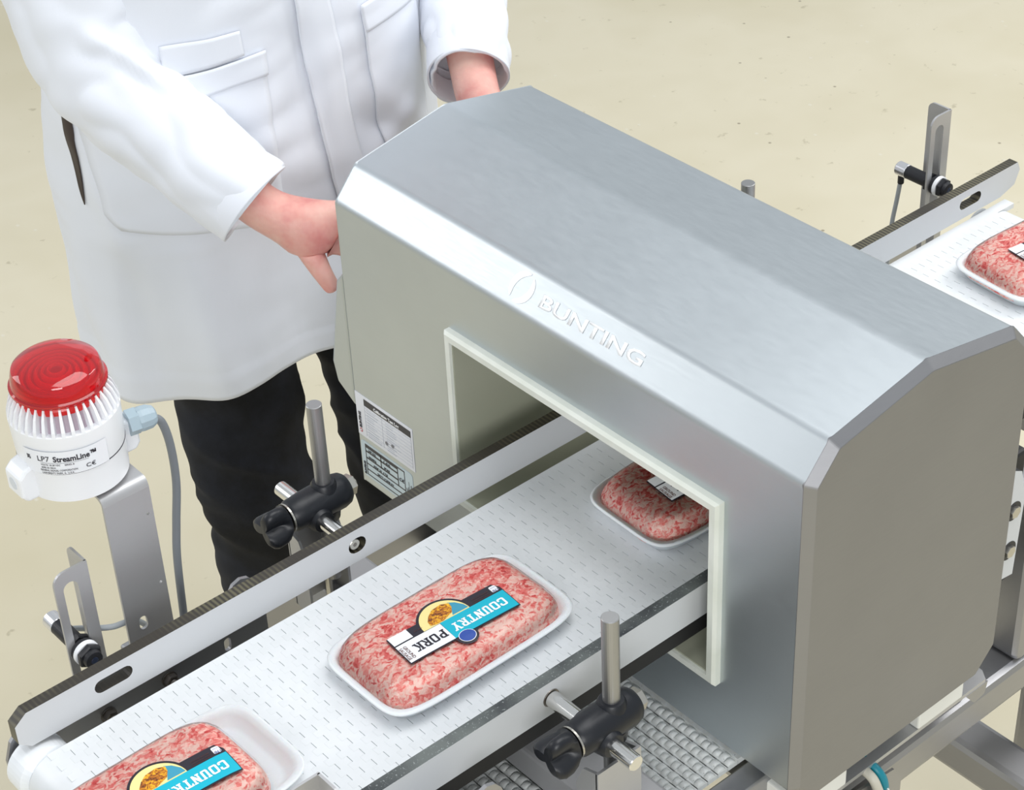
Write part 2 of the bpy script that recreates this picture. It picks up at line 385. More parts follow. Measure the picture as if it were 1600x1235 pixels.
# slab-serif block letters drawn in a unit cell (w 0.72, h 1)
T = 0.2; ST = 0.13
def _r(x0, y0, x1, y1): return [(x0, y0), (x1, y0), (x1, y1), (x0, y1)]
def _serif(x0, x1, y): return _r(x0, y, x1, y+ST)
W_ = 0.72
GL = {
 'C': [_r(0, .12, T, .88), _r(.12, 0, .6, .16), _r(.12, .84, .6, 1), _r(W_-T, .62, W_, .9), _r(W_-T, .1, W_, .34), [(0, .12), (.12, 0), (.3, .1), (.1, .3)], [(0, .88), (.1, .7), (.3, .9), (.12, 1)], [(.5, 1), (.5, .84), (.62, .8), (W_, .9)], [(.5, 0), (W_, .1), (.62, .2), (.5, .16)]],
 'O': [_r(0, .12, T, .88), _r(W_-T, .12, W_, .88), _r(.12, 0, .6, .16), _r(.12, .84, .6, 1), [(0, .12), (.12, 0), (.3, .1), (.1, .3)], [(0, .88), (.1, .7), (.3, .9), (.12, 1)], [(W_, .12), (.62, .3), (.42, .1), (.6, 0)], [(W_, .88), (.6, 1), (.42, .9), (.62, .7)]],
 'U': [_r(.05, .12, .05+T, 1), _r(W_-T-.05, .12, W_-.05, 1), _r(.14, 0, .58, .16), _serif(-.02, .32, 1-ST), _serif(.42, .76, 1-ST), [(.05, .12), (.14, 0), (.3, .1), (.12, .3)], [(.67, .12), (.6, .3), (.42, .1), (.58, 0)]],
 'N': [_r(.06, 0, .06+T*.8, 1), _r(.52, 0, .68, 1), [(.06, 1), (.06, .8), (.5, 0), (.68, 0), (.68, .15), (.26, 1)], _serif(-.03, .3, 0), _serif(.45, .78, 1-ST), _serif(-.03, .25, 1-ST)],
 'T': [_r(.26, 0, .26+T, 1), _r(-.02, 1-.16, .74, 1), _r(-.02, .7, .1, 1), _r(.62, .7, .74, 1), _serif(.16, .56, 0)],
 'R': [_r(.06, 0, .06+T, 1), _r(.06, .84, .5, 1), _r(.06, .42, .5, .58), _r(.48, .52, .68, .9), _serif(-.03, .36, 0), _serif(-.03, .2, 1-ST), [(.3, .48), (.48, .48), (.74, 0), (.53, 0)], _serif(.5, .8, 0), [(.45, 1), (.45, .84), (.55, .8), (.68, .9)]],
 'Y': [_r(.26, 0, .26+T, .45), [(0, 1), (.2, 1), (.46, .42), (.26, .38)], [(.52, 1), (.72, 1), (.46, .38), (.26, .42)], _serif(-.06, .26, 1-ST), _serif(.46, .78, 1-ST), _serif(.14, .58, 0)],
 'P': [_r(.06, 0, .06+T, 1), _r(.06, .84, .5, 1), _r(.06, .4, .5, .55), _r(.5, .48, .7, .9), _serif(-.03, .4, 0), _serif(-.03, .2, 1-ST), [(.45, 1), (.45, .84), (.55, .8), (.7, .9)], [(.45, .4), (.7, .5), (.6, .6), (.45, .55)]],
 'K': [_r(.06, 0, .06+T, 1), [(.22, .4), (.3, .6), (.5, 1), (.7, 1)], [(.28, .55), (.42, .68), (.74, 0), (.52, 0)], _serif(-.03, .34, 0), _serif(-.03, .34, 1-ST), _serif(.46, .8, 0), _serif(.42, .78, 1-ST)],
}
def slab_text(mb, s, x, y, right, up, adv, h, wid, ex=0.0):
    """2D placement on the label plane: baseline start (x, y)"""
    for k, ch in enumerate(s):
        for poly in GL[ch]:
            pts = [(x+right[0]*(k*adv+a/0.72*wid)+up[0]*b*h, y+right[1]*(k*adv+a/0.72*wid)+up[1]*b*h, ex) for a, b in poly]
            n = len(pts); mb.add(pts, [tuple(range(n))])

# ============================================================ THE SETTING
mb = MB(); N = 24
mb.add([(-6+18*i/N, -6+18*j/N, 0) for j in range(N+1) for i in range(N+1)], [(j*(N+1)+i, j*(N+1)+i+1, (j+1)*(N+1)+i+1, (j+1)*(N+1)+i) for j in range(N) for i in range(N)])
o = mb.build('floor', FLOORM); setp(o, 'worn beige coated floor with specks and scuffs', 'floor', kind='structure')
#@@REST@@
# ============================================================ METAL DETECTOR HEAD
def round_poly(pts, rad, n=5):
    out_ = []; m_ = len(pts)
    for i in range(m_):
        p = Vector(pts[i]); a = Vector(pts[i-1]); b = Vector(pts[(i+1) % m_])
        d1 = (a-p).normalized(); d2 = (b-p).normalized(); ang = d1.angle(d2); r = rad[i]
        if r <= 0: out_.append(tuple(p)); continue
        t = r/math.tan(ang/2); c = p+(d1+d2).normalized()*(r/math.sin(ang/2))
        s0 = p+d1*t-c; s1 = p+d2*t-c; th = s0.angle(s1); sg = 1 if (s0.x*s1.y-s0.y*s1.x) > 0 else -1
        for k in range(n+1):
            an = sg*th*k/n; out_.append((c.x+s0.x*math.cos(an)-s0.y*math.sin(an), c.y+s0.x*math.sin(an)+s0.y*math.cos(an)))
    return out_
XF, XR = 1.06, 1.368
PROF = [(XF, 0.765), (XF, 1.1405), (1.0903, 1.1754), (1.2145, 1.1985), (1.3377, 1.1754), (XR, 1.1405), (XR, 0.7687), (1.338, 0.737), (1.09, 0.737)]
PRAD = [0.006, 0.014, 0.014, 0.03, 0.014, 0.014, 0.006, 0.006, 0.006]
YA, YB = -0.290, 0.381           # the long faces end here; bevelled end plates finish at -0.298 / 0.389
AY0, AY1, AZ0, AZ1 = -0.188, 0.188, 0.852, 1.060   # aperture
det = thing('metal_detector', ((XF+XR)/2, 0.045, 0.735), 'brushed stainless steel tunnel metal detector head standing over the belt', 'metal detector')
prof = round_poly(PROF, PRAD)
mb = MB(); n = len(prof)
rows = [[(x, y, z) for x, z in prof] for y in (YA, YB)]
for i in range(n):
    (x0, z0), (x1, z1) = prof[i], prof[(i+1) % n]
    if abs(x0-x1) < 1e-5 and abs(z1-z0) > 0.2:      # front or rear face: leave the aperture open
        x = x0
        ys = [YA, AY0, AY1, YB]; zs = sorted([z0, z1]); zs = [zs[0], AZ0, AZ1, zs[1]]
        for a in range(3):
            for b in range(3):
                if a == 1 and b == 1: continue
                mb.add([(x, ys[a], zs[b]), (x, ys[a+1], zs[b]), (x, ys[a+1], zs[b+1]), (x, ys[a], zs[b+1])], [(0, 1, 2, 3)])
    else:
        ys = [YA, AY0, AY1, YB]
        for a in range(3): mb.add([(x0, ys[a], z0), (x1, ys[a], z1), (x1, ys[a+1], z1), (x0, ys[a+1], z0)], [(0, 1, 2, 3)])
me = mb.mesh('housing', recalc=False)
bm = bmesh.new(); bm.from_mesh(me); bmesh.ops.remove_doubles(bm, verts=bm.verts, dist=1e-5); bmesh.ops.recalc_face_normals(bm, faces=bm.faces)
fc = max(bm.faces, key=lambda f: f.calc_center_median().z)
if fc.normal.z < 0: bmesh.ops.reverse_faces(bm, faces=bm.faces)
bm.to_mesh(me); bm.free()
o = finish('housing', me, STEEL, det); autosmooth(o, 60)
wn = o.modifiers.new('wn', 'WEIGHTED_NORMAL'); wn.keep_sharp = True; wn.weight = 100
def inset(P, d):
    c = Vector(((XF+XR)/2, 0.96)); pts = []
    m_ = len(P)
    for i in range(m_):
        p = Vector(P[i]); a = Vector(P[i-1]); b = Vector(P[(i+1) % m_])
        e1 = (p-a).normalized(); e2 = (b-p).normalized(); n1 = Vector((e1.y, -e1.x)); n2 = Vector((e2.y, -e2.x)); nn_ = (n1+n2)
        nn_ = nn_.normalized()/max(0.5, nn_.normalized().dot(n1))
        pts.append(tuple(p+nn_*d))
    return pts
small = round_poly(PROF, [0.003, 0.006, 0.006, 0.012, 0.006, 0.006, 0.004, 0.004, 0.004], 3)
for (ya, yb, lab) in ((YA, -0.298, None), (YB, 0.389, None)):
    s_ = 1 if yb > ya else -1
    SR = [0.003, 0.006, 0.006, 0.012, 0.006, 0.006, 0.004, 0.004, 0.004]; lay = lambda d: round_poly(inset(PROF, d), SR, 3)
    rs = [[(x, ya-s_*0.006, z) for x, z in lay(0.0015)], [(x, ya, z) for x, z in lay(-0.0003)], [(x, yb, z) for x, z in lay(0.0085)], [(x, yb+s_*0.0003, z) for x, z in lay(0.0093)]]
    o = MB().rings(rs).build('end_plate', STEEL_SHADED if s_ < 0 else STEEL, det)
# operator's panel on the far end: sloping box
P = [(0.389, 1.045), (0.402, 1.03), (0.427, 0.91), (0.421, 0.884), (0.389, 0.864)]
rs = [[(x, y, z) for y, z in P] for x in (1.064, 1.364)]
MB().rings(rs).build('operator_panel', STEEL, det, bevel=0.003)
# aperture frames (front and rear) and tunnel lining
def ring_frame(x_in, x_out, name):
    mb = MB(); b = 0.009
    o1 = [(AY0-b, AZ0-b), (AY1+b, AZ0-b), (AY1+b, AZ1+b), (AY0-b, AZ1+b)]
    o2 = [(AY0-b+.003, AZ0-b+.003), (AY1+b-.003, AZ0-b+.003), (AY1+b-.003, AZ1+b-.003), (AY0-b+.003, AZ1+b-.003)]
    i2 = [(AY0+.001, AZ0+.001), (AY1-.001, AZ0+.001), (AY1-.001, AZ1-.001), (AY0+.001, AZ1-.001)]
    i1 = [(AY0+.002, AZ0+.002), (AY1-.002, AZ0+.002), (AY1-.002, AZ1-.002), (AY0+.002, AZ1-.002)]
    xm = x_out+(0.003 if x_out < x_in else -0.003)
    rs = [[(x_in, y, z) for y, z in o1], [(xm, y, z) for y, z in o1], [(x_out, y, z) for y, z in o2], [(x_out, y, z) for y, z in i2], [(x_in+(0.012 if x_out < x_in else -0.012), y, z) for y, z in i1]]
    mb.rings(rs, cap=False)
    mb.build(name, CREAM, det)
ring_frame(XF+0.0005, XF-0.0095, 'aperture_frame'); ring_frame(XR-0.0005, XR+0.0095, 'aperture_frame')
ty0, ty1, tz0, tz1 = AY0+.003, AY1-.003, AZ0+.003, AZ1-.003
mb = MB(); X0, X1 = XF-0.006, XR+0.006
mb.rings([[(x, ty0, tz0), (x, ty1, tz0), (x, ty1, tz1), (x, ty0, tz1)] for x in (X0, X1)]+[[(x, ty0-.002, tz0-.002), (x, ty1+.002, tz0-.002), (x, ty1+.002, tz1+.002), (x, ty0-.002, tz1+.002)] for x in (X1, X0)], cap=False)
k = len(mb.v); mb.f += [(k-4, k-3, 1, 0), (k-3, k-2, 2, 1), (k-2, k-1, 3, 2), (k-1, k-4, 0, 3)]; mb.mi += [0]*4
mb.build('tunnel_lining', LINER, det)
# emblem and name on the sloping front band
u_ = Vector((0.0303, 0, 0.0349)).normalized(); nA = Vector((-0.0349, 0, 0.0303)).normalized()
def onA(y, s, h=0.0003): return Vector((XF, y, 1.1405))+u_*s+nA*h
LOGOW = mat('white_vinyl_lettering', (0.95, 0.96, 0.97), 0.5)
text('maker_name', 'BUNTING', onA(0.0655, 0.0152), (0, -1, 0), u_, 0.0138, LOGOW, det, fitw=0.142, bold=0.020, extr=0.0002)
mb = MB()
for sgn in (1, -1):          # two opposed crescents of the ring emblem
    outp = []; inp = []
    for k in range(17):
        a = math.radians(8+ (158)*k/16)
        outp.append((0.0165*math.cos(a), 0.0165*math.sin(a))); ti = math.sin(PI*k/16)
        rr = 0.0165-0.0014-0.0066*ti**0.6; off = 0.0
        inp.append((rr*math.cos(a), rr*math.sin(a)))
    for k in range(16):
        q = [outp[k], outp[k+1], inp[k+1], inp[k]]
        rot = math.radians(67)
        q = [(a*math.cos(rot)-b*math.sin(rot), a*math.sin(rot)+b*math.cos(rot)) for a, b in q]
        mb.add([onA(0.095-sgn*a, 0.0232+sgn*b) for a, b in q], [(0, 1, 2, 3)])
mb.build('ring_emblem', LOGOW, det)
# stickers on the front face
def onF(y, z, h=0.0003): return (XF-h, y, z)
def sheet(mb, y0, y1, z0, z1, h, r=0.0):
    pts = rrect(y0, y1, z0, z1, r) if r else [(y0, z0), (y1, z0), (y1, z1), (y0, z1)]
    n = len(pts); mb.add([onF(y, z, h) for y, z in pts]+[onF(y, z, 0.00005) for y, z in pts], [tuple(range(n))]+[(i, (i+1) % n, n+(i+1) % n, n+i) for i in range(n)])
mb = MB(); sheet(mb, 0.2772, 0.3815, 0.8335, 0.8935, 0.0004); st1 = mb.build('test_log_sticker', STICK, det, label='white calibration record sticker with a black heading bar')
mb = MB(); sheet(mb, 0.2805, 0.3655, 0.8805, 0.8895, 0.0007); mb.build('heading_bar', PRINT_DG, st1)
text('heading', 'Calibration Test Log', onF(0.347, 0.8828, 0.0009), (0, -1, 0), (0, 0, 1), 0.0042, PRINT_PW, st1, fitw=0.046, bold=0.02)
text('maker_print', 'BUNTING', onF(0.3735, 0.8452, 0.0007), (0, 0, 1), (0, 1, 0), 0.0042, PRINT_DG, st1, fitw=0.022, bold=0.02)
mb = MB()
for a in range(14):
    aa = 2*PI*a/16; bb = 2*PI*(a+1)/16
    mb.add([onF(0.3755+r*math.cos(t), 0.841+r*math.sin(t), 0.0007) for r, t in ((0.0016, aa), (0.0026, aa), (0.0026, bb), (0.0016, bb))], [(0, 1, 2, 3)])
mb.build('red_emblem', PRINT_R, st1)
mb = MB()
for i in range(9):
    z = 0.8775-i*0.0048; sheet(mb, 0.2805, 0.3655, z-0.00015, z+0.00015, 0.0006)
for y in (0.2805, 0.3333, 0.3651): sheet(mb, y, y+0.0004, 0.8375, 0.8805, 0.0006)
for i in range(24):
    zz = 0.8755-(i//2)*0.0034; y0 = 0.362-(i % 2)*0.035; L = random.uniform(.012, .026); sheet(mb, y0-L, y0, zz-0.0003, zz+0.0003, 0.0006)
mb.build('table_print', PRINT_G, st1)
mb = MB()
for y, z in ((0.3275, 0.8475), (0.3165, 0.8492)):
    pts = circ2d(y, z, 0.0026, 14); mb.add([onF(a, b, 0.0009) for a, b in pts], [tuple(range(14))])
mb.build('grey_dot', mat('grey_dot_print', srgb(130, 130, 136), 0.5), st1)
mb = MB(); sheet(mb, 0.2840, 0.3795, 0.7755, 0.8262, 0.0004, 0.005); st2 = mb.build('rating_plate', STICK2, det, label='pale blue rating plate with black boxed fields')
mb = MB()
sheet(mb, 0.2985, 0.3715, 0.8215, 0.8232, 0.0006); sheet(mb, 0.2985, 0.3715, 0.7785, 0.7798, 0.0006)
for y in (0.2985, 0.3705): sheet(mb, y, y+0.0012, 0.7785, 0.8230, 0.0006)
for z in (0.812, 0.8025): sheet(mb, 0.312, 0.3715, z, z+0.0022, 0.0006)
for z in (0.7945, 0.786): sheet(mb, 0.2985, 0.3715, z, z+0.0016, 0.0006)
sheet(mb, 0.311, 0.3125, 0.7955, 0.8215, 0.0006); sheet(mb, 0.342, 0.3435, 0.8025, 0.8215, 0.0006)
sheet(mb, 0.3125, 0.3705, 0.8185, 0.8215, 0.0006)
for i in range(7):
    y = 0.2965-i*0.0016; sheet(mb, y-0.0003, y+0.0003, 0.779, 0.779+random.uniform(.02, .036), 0.0006)
mb.build('boxed_fields', PRINT_DG, st2)
text('maker_print', 'BUNTING', onF(0.3733, 0.778, 0.0006), (0, 0, 1), (0, 1, 0), 0.0036, PRINT_DG, st2, fitw=0.018, bold=0.02)
text('ce_mark', 'C\u20ac', onF(0.309, 0.805, 0.0006), (0, -1, 0), (0, 0, 1), 0.0048, PRINT_DG, st2, fitw=0.0088)
for (t, y, z, wd) in (('24V DC', 0.366, 0.8148, 0.014), ('1.0A', 0.337, 0.8148, 0.012), ('50/60Hz', 0.366, 0.8055, 0.014), ('IP65', 0.337, 0.8055, 0.010), ('350 X 175', 0.358, 0.7968, 0.026), ('2017-1258-01', 0.352, 0.7885, 0.030)):
    text('field_print', t, onF(y, z, 0.0006), (0, -1, 0), (0, 0, 1), 0.0026, PRINT_DG, st2, fitw=wd)

# ============================================================ BELT CONVEYOR (top strand, nose, roller, frame)
PITCH = 0.0139; BY0, BY1, BZ = -0.137, 0.115, 0.90
conv = thing('belt_conveyor', (0.9, -0.011, 0.0), 'long narrow conveyor with a white modular belt running through the metal detector', 'conveyor')
def module_mesh(y0, y1, per, top=True):
    a = 0.003; right_ = []; left_ = []; nper = int(round((y1-y0)/per))
    for i in range(nper):
        ya = y0+i*per; ym = ya+per*0.5; yb = ya+per; g = 0.00006
        right_ += [(PITCH+a-0.0006, ya+g), (PITCH+a-0.0006, ym-g), (PITCH-a-0.00006, ym-g), (PITCH-a-0.00006, yb+g if i < nper-1 else yb)]
        left_ += [(a, ya), (a, ym), (-a, ym), (-a, yb)]
    outer = right_+left_[::-1]
    return outer
outer = module_mesh(0, BY1-BY0, 0.018)
mb = MB(); mb.plate(outer, [], (0, 0, -0.0008), (1, 0, 0), (0, 1, 0), 0.0016)
mb.box(0, PITCH-0.0002, 0.0015, BY1-BY0-0.0015, -0.008, -0.0017)
bm_me = mb.mesh('belt_module')
bm_me.materials.append(BELT)
belt = thing('belt', (0.9, -0.011, 0.89), None, None); belt.parent = conv; belt.location = (0, 0, 0.89)
bo = worigin(belt)
def put_module(x, z, ry):
    o = bpy.data.objects.new('belt_module', bm_me); COL.objects.link(o); o.parent = belt
    o.location = Vector((x, BY0, z))-bo; o.rotation_euler = (0, ry, 0)
XS, XE = 0.508, 1.872
nm = int((XE-XS)/PITCH)
for i in range(nm): put_module(XS+i*PITCH, BZ, 0)
XE = XS+nm*PITCH
R_ = 0.030               # the belt turning down round the nose at each end
for (xc, sg) in ((XS+0.003, -1), (XE-0.003, 1)):
    rs = []
    for k in range(15):
        a = PI*0.62*k/14; rs.append([(xc+sg*r*math.sin(a), y, BZ-R_+r*math.cos(a)) for y, r in ((BY0, R_), (BY1-0.001, R_), (BY1-0.001, R_-0.006), (BY0, R_-0.006))])
    autosmooth(MB().rings(rs).build('belt_turn', BELT, belt), 35)
MB().box(XS, XE, BY0+0.01, BY1-0.008, BZ-0.0155, BZ-0.0085).build('wear_bed', BED, conv)
mb = MB(); mb.box(XS+0.02, XE-0.02, -0.098, 0.07, 0.84, 0.883); mb.build('belt_support_frame', STEEL_D, conv, bevel=0.003)
for x in (XS, XE):
    MB().cyl((x, -0.140, BZ-0.030), (x, 0.148, BZ-0.030), 0.0205, 28, 0.003).build('roller', ROLLER, conv, smooth=False)
MB().cyl((XS-0.002, 0.1165, 0.870), (XS-0.002, 0.152, 0.870), 0.030, 36, 0.006).build('end_roller_drum', ROLLER, conv)
# side plates near the infeed end
def side_plate(y, s):
    out2 = [(0.492, 0.83), (0.51, 0.80), (0.776, 0.80), (0.776, 0.905), (0.768, 0.926), (0.762, 0.934), (0.753, 0.937), (0.744, 0.934), (0.738, 0.926), (0.734, 0.9135), (0.520, 0.9135), (0.503, 0.908), (0.490, 0.895), (0.483, 0.875), (0.484, 0.85)]
    holes = [vslot2d(0.728, 0.867, 0.016, 0.008)]
    return MB().plate(out2, holes, (0, y, 0), (1, 0, 0), (0, 0, 1), 0.004).build('side_plate', STEEL_D, conv)
side_plate(0.158, 1); side_plate(-0.215, -1)
for (x, z) in ((0.590, 0.864), (0.659, 0.866)):
    fn = MB().lathe((x, 0.1555, z), (0, -1, 0), [(0, .0085), (.001, .0085)], 24).build('washer', DARKBOLT, conv)
    MB().lathe((x, 0.1545, z), (0, -1, 0), [(0, .0075), (.006, .0075), (.0065, .006)], 6).build('hex_nut', DARKBOLT, fn)
    mb = MB(); pr = []
    for k in range(14): pr += [(k*0.0011, 0.0037), (k*0.0011+0.0005, 0.0042)]
    mb.lathe((x, 0.149, z), (0, -1, 0), pr, 12); mb.build('threaded_stud', DARKBOLT, fn)
# return strand: same modules seen from their ribbed underside
RZ = 0.757; RY0, RY1 = -0.222, 0.10
ret = thing('return_belt', (0.8, -0.06, 0), 'lower white belt with ribbed underside seen beneath the right guide rail', 'conveyor belt')
mb = MB(); py = 0.0162; nb_ = int((RY1-RY0)/py)
for i in range(nb_):
    for h, (ya, L, xo) in enumerate(((RY0+i*py, py*0.42, 0.0), (RY0+i*py+py*0.46, py*0.50, 0.0022))):
        rs = []
        for k in range(7):
            t = PI*k/6; rs.append((PITCH*0.5+xo-0.0011+0.0056*math.cos(t), RZ-0.004+0.0046*math.sin(t)))
        r0 = [(x, ya+0.0003, z) for x, z in rs]; r1 = [(x, ya+0.0012, z+0.0008) for x, z in rs]; r2 = [(x, ya+L-0.0012, z+0.0008) for x, z in rs]; r3 = [(x, ya+L-0.0003, z) for x, z in rs]
        mb.rings([r0, r1, r2, r3], cap=True, closed=True)
mb.box(-0.0005, PITCH+0.0005, RY0, RY1, RZ-0.008, RZ-0.0025)
rib = mb.mesh('ribbed_module'); rib.materials.append(BELT2)
for p in rib.polygons: p.use_smooth = len(p.vertices) == 4
rib.set_sharp_from_angle(angle=math.radians(50))
ro = worigin(ret)
xs_ = 0.56; nr = int((1.062-xs_)/PITCH)
for i in range(nr+1):
    o = bpy.data.objects.new('ribbed_module', rib); COL.objects.link(o); o.parent = ret; o.location = Vector((1.0615-(i+1)*PITCH, 0, 0))-ro
MB().box(1.0615, 1.35, RY0, RY1, RZ-0.008, RZ-0.0005).build('belt_run_under_detector', BELT2, ret)
for y in (RY0-0.008, RY1+0.008):
    MB().box(0.56, 1.40, y-0.02, y+0.007, RZ-0.06, RZ-0.012).build('return_guide_bar', STEEL_D, ret, bevel=0.002)

# ============================================================ GUIDE RAILS
def rail(name, ymid, label, face_sign):
    RT, RB = 0.945, 0.9062
    x0, x1 = 0.488, 1.925
    outer = [(x0+0.012, RB-0.002), (x1-0.035, RB), (x1-0.008, RB+0.008), (x1, RT-0.012), (x1-0.006, RT), (x0+0.013, RT), (x0, RT-0.010), (x0, RB+0.008)]
    holes = [slot2d(0.591, 0.9278, 0.041, 0.0150), slot2d(1.829, 0.9270, 0.041, 0.0150)]+([slot2d(0.8755, 0.9255, 0.0215, 0.0180)] if face_sign > 0 else [])
    t = thing(name, (1.2, ymid, RB), label, 'guide rail', 'white guide rails along the belt')
    mb = MB().plate(outer, holes, (0, ymid, 0), (1, 0, 0), (0, 0, 1), 0.013, side=1, face=0)
    mb.build('rail_board', [WHITE_FACE, RAIL_EDGE if face_sign > 0 else RAIL_EDGE2], t, origin=(0, 0, 0))
    return t
rl = rail('guide_rail', 0.1365, 'long white laminate guide rail with dark top edge, on the operator side of the belt', 1)
rr_ = rail('guide_rail', -0.158, 'long white guide rail with rough dark top edge, near side of the belt', -1)
# black carrier strip under the near rail
MB().box(0.50, 1.92, -0.1640, -0.150, 0.886, 0.9058).build('carrier_strip', BLACK, rr_, label='black strip under the rail')
# recessed cap screws that hold the rails on their rods
for (t, y, s) in ((rl, 0.1335, -1),):
    sc = MB().lathe((0.874, y+s*-0.004, 0.9255), (0, s, 0), [(0, 0.0062), (0.0050, 0.0062), (0.0056, 0.0056)], 24).build('cap_screw', BOLT, t)
    MB().lathe((0.874, y+s*0.0017, 0.9255), (0, s, 0), [(0, 0.0024), (0.0002, 0.0024)], 6).build('hex_socket', DARKBOLT, sc)
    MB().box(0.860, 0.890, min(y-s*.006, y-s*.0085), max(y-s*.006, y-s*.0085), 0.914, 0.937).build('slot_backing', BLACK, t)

MB().lathe((0.873, -0.1645, 0.9255), (0, -1, 0), [(0, 0.0096), (0.0008, 0.0092)], 28).build('rod_collar', DARKBOLT, rr_)
MB().box(1.375, 1.90, 0.1155, 0.1300, 0.893, 0.8995).build('transfer_strip', BELT, conv)
# ============================================================ ROD CLAMPS
def rod_clamp(label, yv, s, y_in, y_out, x=0.891):
    """s: +1 on the operator side. vertical rod at (x, yv), cross rod along Y at x-0.018"""
    xh = x-0.018; zh = 0.9255
    t = thing('rod_clamp', (x, yv, 0.80), label, 'clamp', 'cross clamps carrying the guide rails')
    MB().cyl((x, yv, 0.83), (x, yv, 1.0533), 0.0081, 28, 0.0006).build('vertical_rod', DULLROD, t)
    o = MB().cyl((xh, y_in, zh), (xh, y_out, zh), 0.0081, 28, 0.0008).build('cross_rod', POLISH, t); autosmooth(o)
    cz = 0.9345; cy = yv
    # clamp body: a rounded barrel along X with collars where the rods pass
    mb = MB()
    mb.lathe((x-0.046, cy, cz), (1, 0, 0), [(0, 0.0150), (0.003, 0.0172), (0.020, 0.0185), (0.034, 0.0190), (0.062, 0.0192), (0.069, 0.0175), (0.072, 0.0150)], 32)
    mb.lathe((x, yv, cz+0.010), (0, 0, 1), [(0, 0.0150), (0.008, 0.0135), (0.0115, 0.0115), (0.0118, 0.0090)], 28)
    mb.lathe((x, yv, cz-0.012), (0, 0, -1), [(0, 0.0155), (0.012, 0.0140), (0.016, 0.0110)], 28)
    for q in (1, -1): mb.lathe((xh, cy+q*0.010, zh), (0, q, 0), [(0, 0.0150), (0.009, 0.0135), (0.0125, 0.0115), (0.0127, 0.0090)], 28)
    o = mb.build('clamp_body', CLAMPM, t); autosmooth(o, 50)
    o = MB().lathe((x-0.0485, cy, cz), (1, 0, 0), [(0, 0.0158), (0.0020, 0.0158)], 32).build('washer', BOLT, t)
    # four-lobed hand knob
    rs = []
    for (dx, rr0, lob) in ((0.000, 0.0085, 0.000), (0.002, 0.0165, 0.0006), (0.006, 0.0162, 0.0050), (0.012, 0.0150, 0.0085), (0.021, 0.0148, 0.0092), (0.026, 0.0138, 0.0080), (0.029, 0.011, 0.0060)):
        ring = []
        for k in range(48):
            a = 2*PI*k/48; rr1 = rr0+lob*(math.cos(3*a+0.6)) if lob else rr0
            ring.append((x-0.0488-dx, cy+rr1*math.cos(a), cz+rr1*math.sin(a)))
        rs.append(ring)
    o = MB().rings(rs).build('hand_knob', CLAMPM, t); autosmooth(o, 50)
    nt_ = MB().lathe((x+0.0255, cy, cz), (1, 0, 0), [(0, 0.0108), (0.0008, 0.0116), (0.0088, 0.0116), (0.0100, 0.0100)], 6).build('hex_nut', BOLT, t)
    MB().lathe((x+0.034, cy, cz), (1, 0, 0), [(0, 0.0050), (0.0035, 0.0050), (0.0045, 0.0040)], 16).build('bolt_end', BOLT, nt_)
    return t
rod_clamp('black cross clamp with grey post in front of the black trouser leg', 0.204, 1, 0.144, 0.259)
rod_clamp('black cross clamp with grey post and knob on the near side of the belt', -0.226, -1, -0.1655, -0.277)
t = rod_clamp('grey rod top poking up behind the metal detector', 0.204, 1, 0.144, 0.259, x=1.5075)

# channel brackets below the clamps, bolted on the cross bar
def channel(label, yw, s, x0=0.8535, x1=0.9065, zt=0.902):
    """web at y=yw (outside), flanges reach towards the belt"""
    t = thing('channel_bracket', ((x0+x1)/2, yw, 0.80), label, 'bracket')
    d = 0.028
    outer = [(x0, 0.800), (x1, 0.800), (x1, zt), (x0, zt)]
    MB().plate(outer, [slot2d((x0+x1)/2, 0.852, 0.014, 0.008)], (0, yw, 0), (1, 0, 0), (0, 0, 1), 0.003).build('web', STEEL_B, t)
    for x in (x0+0.0015, x1-0.0015):
        ya, yb = yw, yw-s*d
        out2 = [(ya, 0.800), (yb, 0.800), (yb, zt-0.030), (yb+s*0.010, zt-0.006), (ya, zt)]
        MB().plate(out2, [], (x, 0, 0), (0, 1, 0), (0, 0, 1), 0.003).build('flange', STEEL_B, t)
    o = MB().cyl(((x0+x1)/2+0.006, yw-s*0.016, 0.803), ((x0+x1)/2+0.006, yw-s*0.016, 0.8295), 0.004, 12).build('bolt', BOLT, t)
    return t
channel('bent steel channel bracket under the near clamp', -0.246, -1)
channel('bent steel channel bracket behind the rail under the operator side clamp', 0.224, 1)
t = setp(MB().box(0.888, 0.955, -0.300, 0.290, 0.752+0.012, 0.800).build('cross_bar', STEEL_G, None, bevel=0.004, origin=(0.92, 0, 0.765)), 'flat grey steel cross bar carrying both channel brackets under the belt', 'frame bar')

# ============================================================ SENSOR BRACKETS AND PHOTO SENSORS
def angle_bracket(label, xc, yc, s, zt=1.024, zb=0.80, wx=0.037, wy=0.033, slot=True):
    t = thing('sensor_bracket', (xc, yc, zb), label, 'bracket', 'upright angle brackets beside the belt')
    th = 0.0026
    # leg along -X, in the plane y = yc, with a long slot
    r = 0.013
    outer = rrect(xc-wx, xc, zb, zt, r, 6, rs=(0, 0, 0, r))
    holes = [vslot2d(xc-wx*0.56, (zt-0.014+zb+0.03)/2, zt-0.014-zb-0.03, 0.0155)] if slot else []
    MB().plate(outer, holes, (0, yc, 0), (1, 0, 0), (0, 0, 1), th).build('slotted_leg', STEEL_B, t)
    y0, y1 = (yc, yc+s*wy)
    out2 = rrect(min(y0, y1), max(y0, y1), zb, zt, 0.01, 6, rs=(0, 0, 0.01 if s > 0 else 0, 0 if s > 0 else 0.01))
    MB().plate(out2, [], (xc-0.001, 0, 0), (0, 1, 0), (0, 0, 1), th).build('plain_leg', STEEL_B, t)
    return t
angle_bracket('slotted angle bracket holding the sensor at the infeed end, left of the alarm post', 0.614, 0.188, 1)
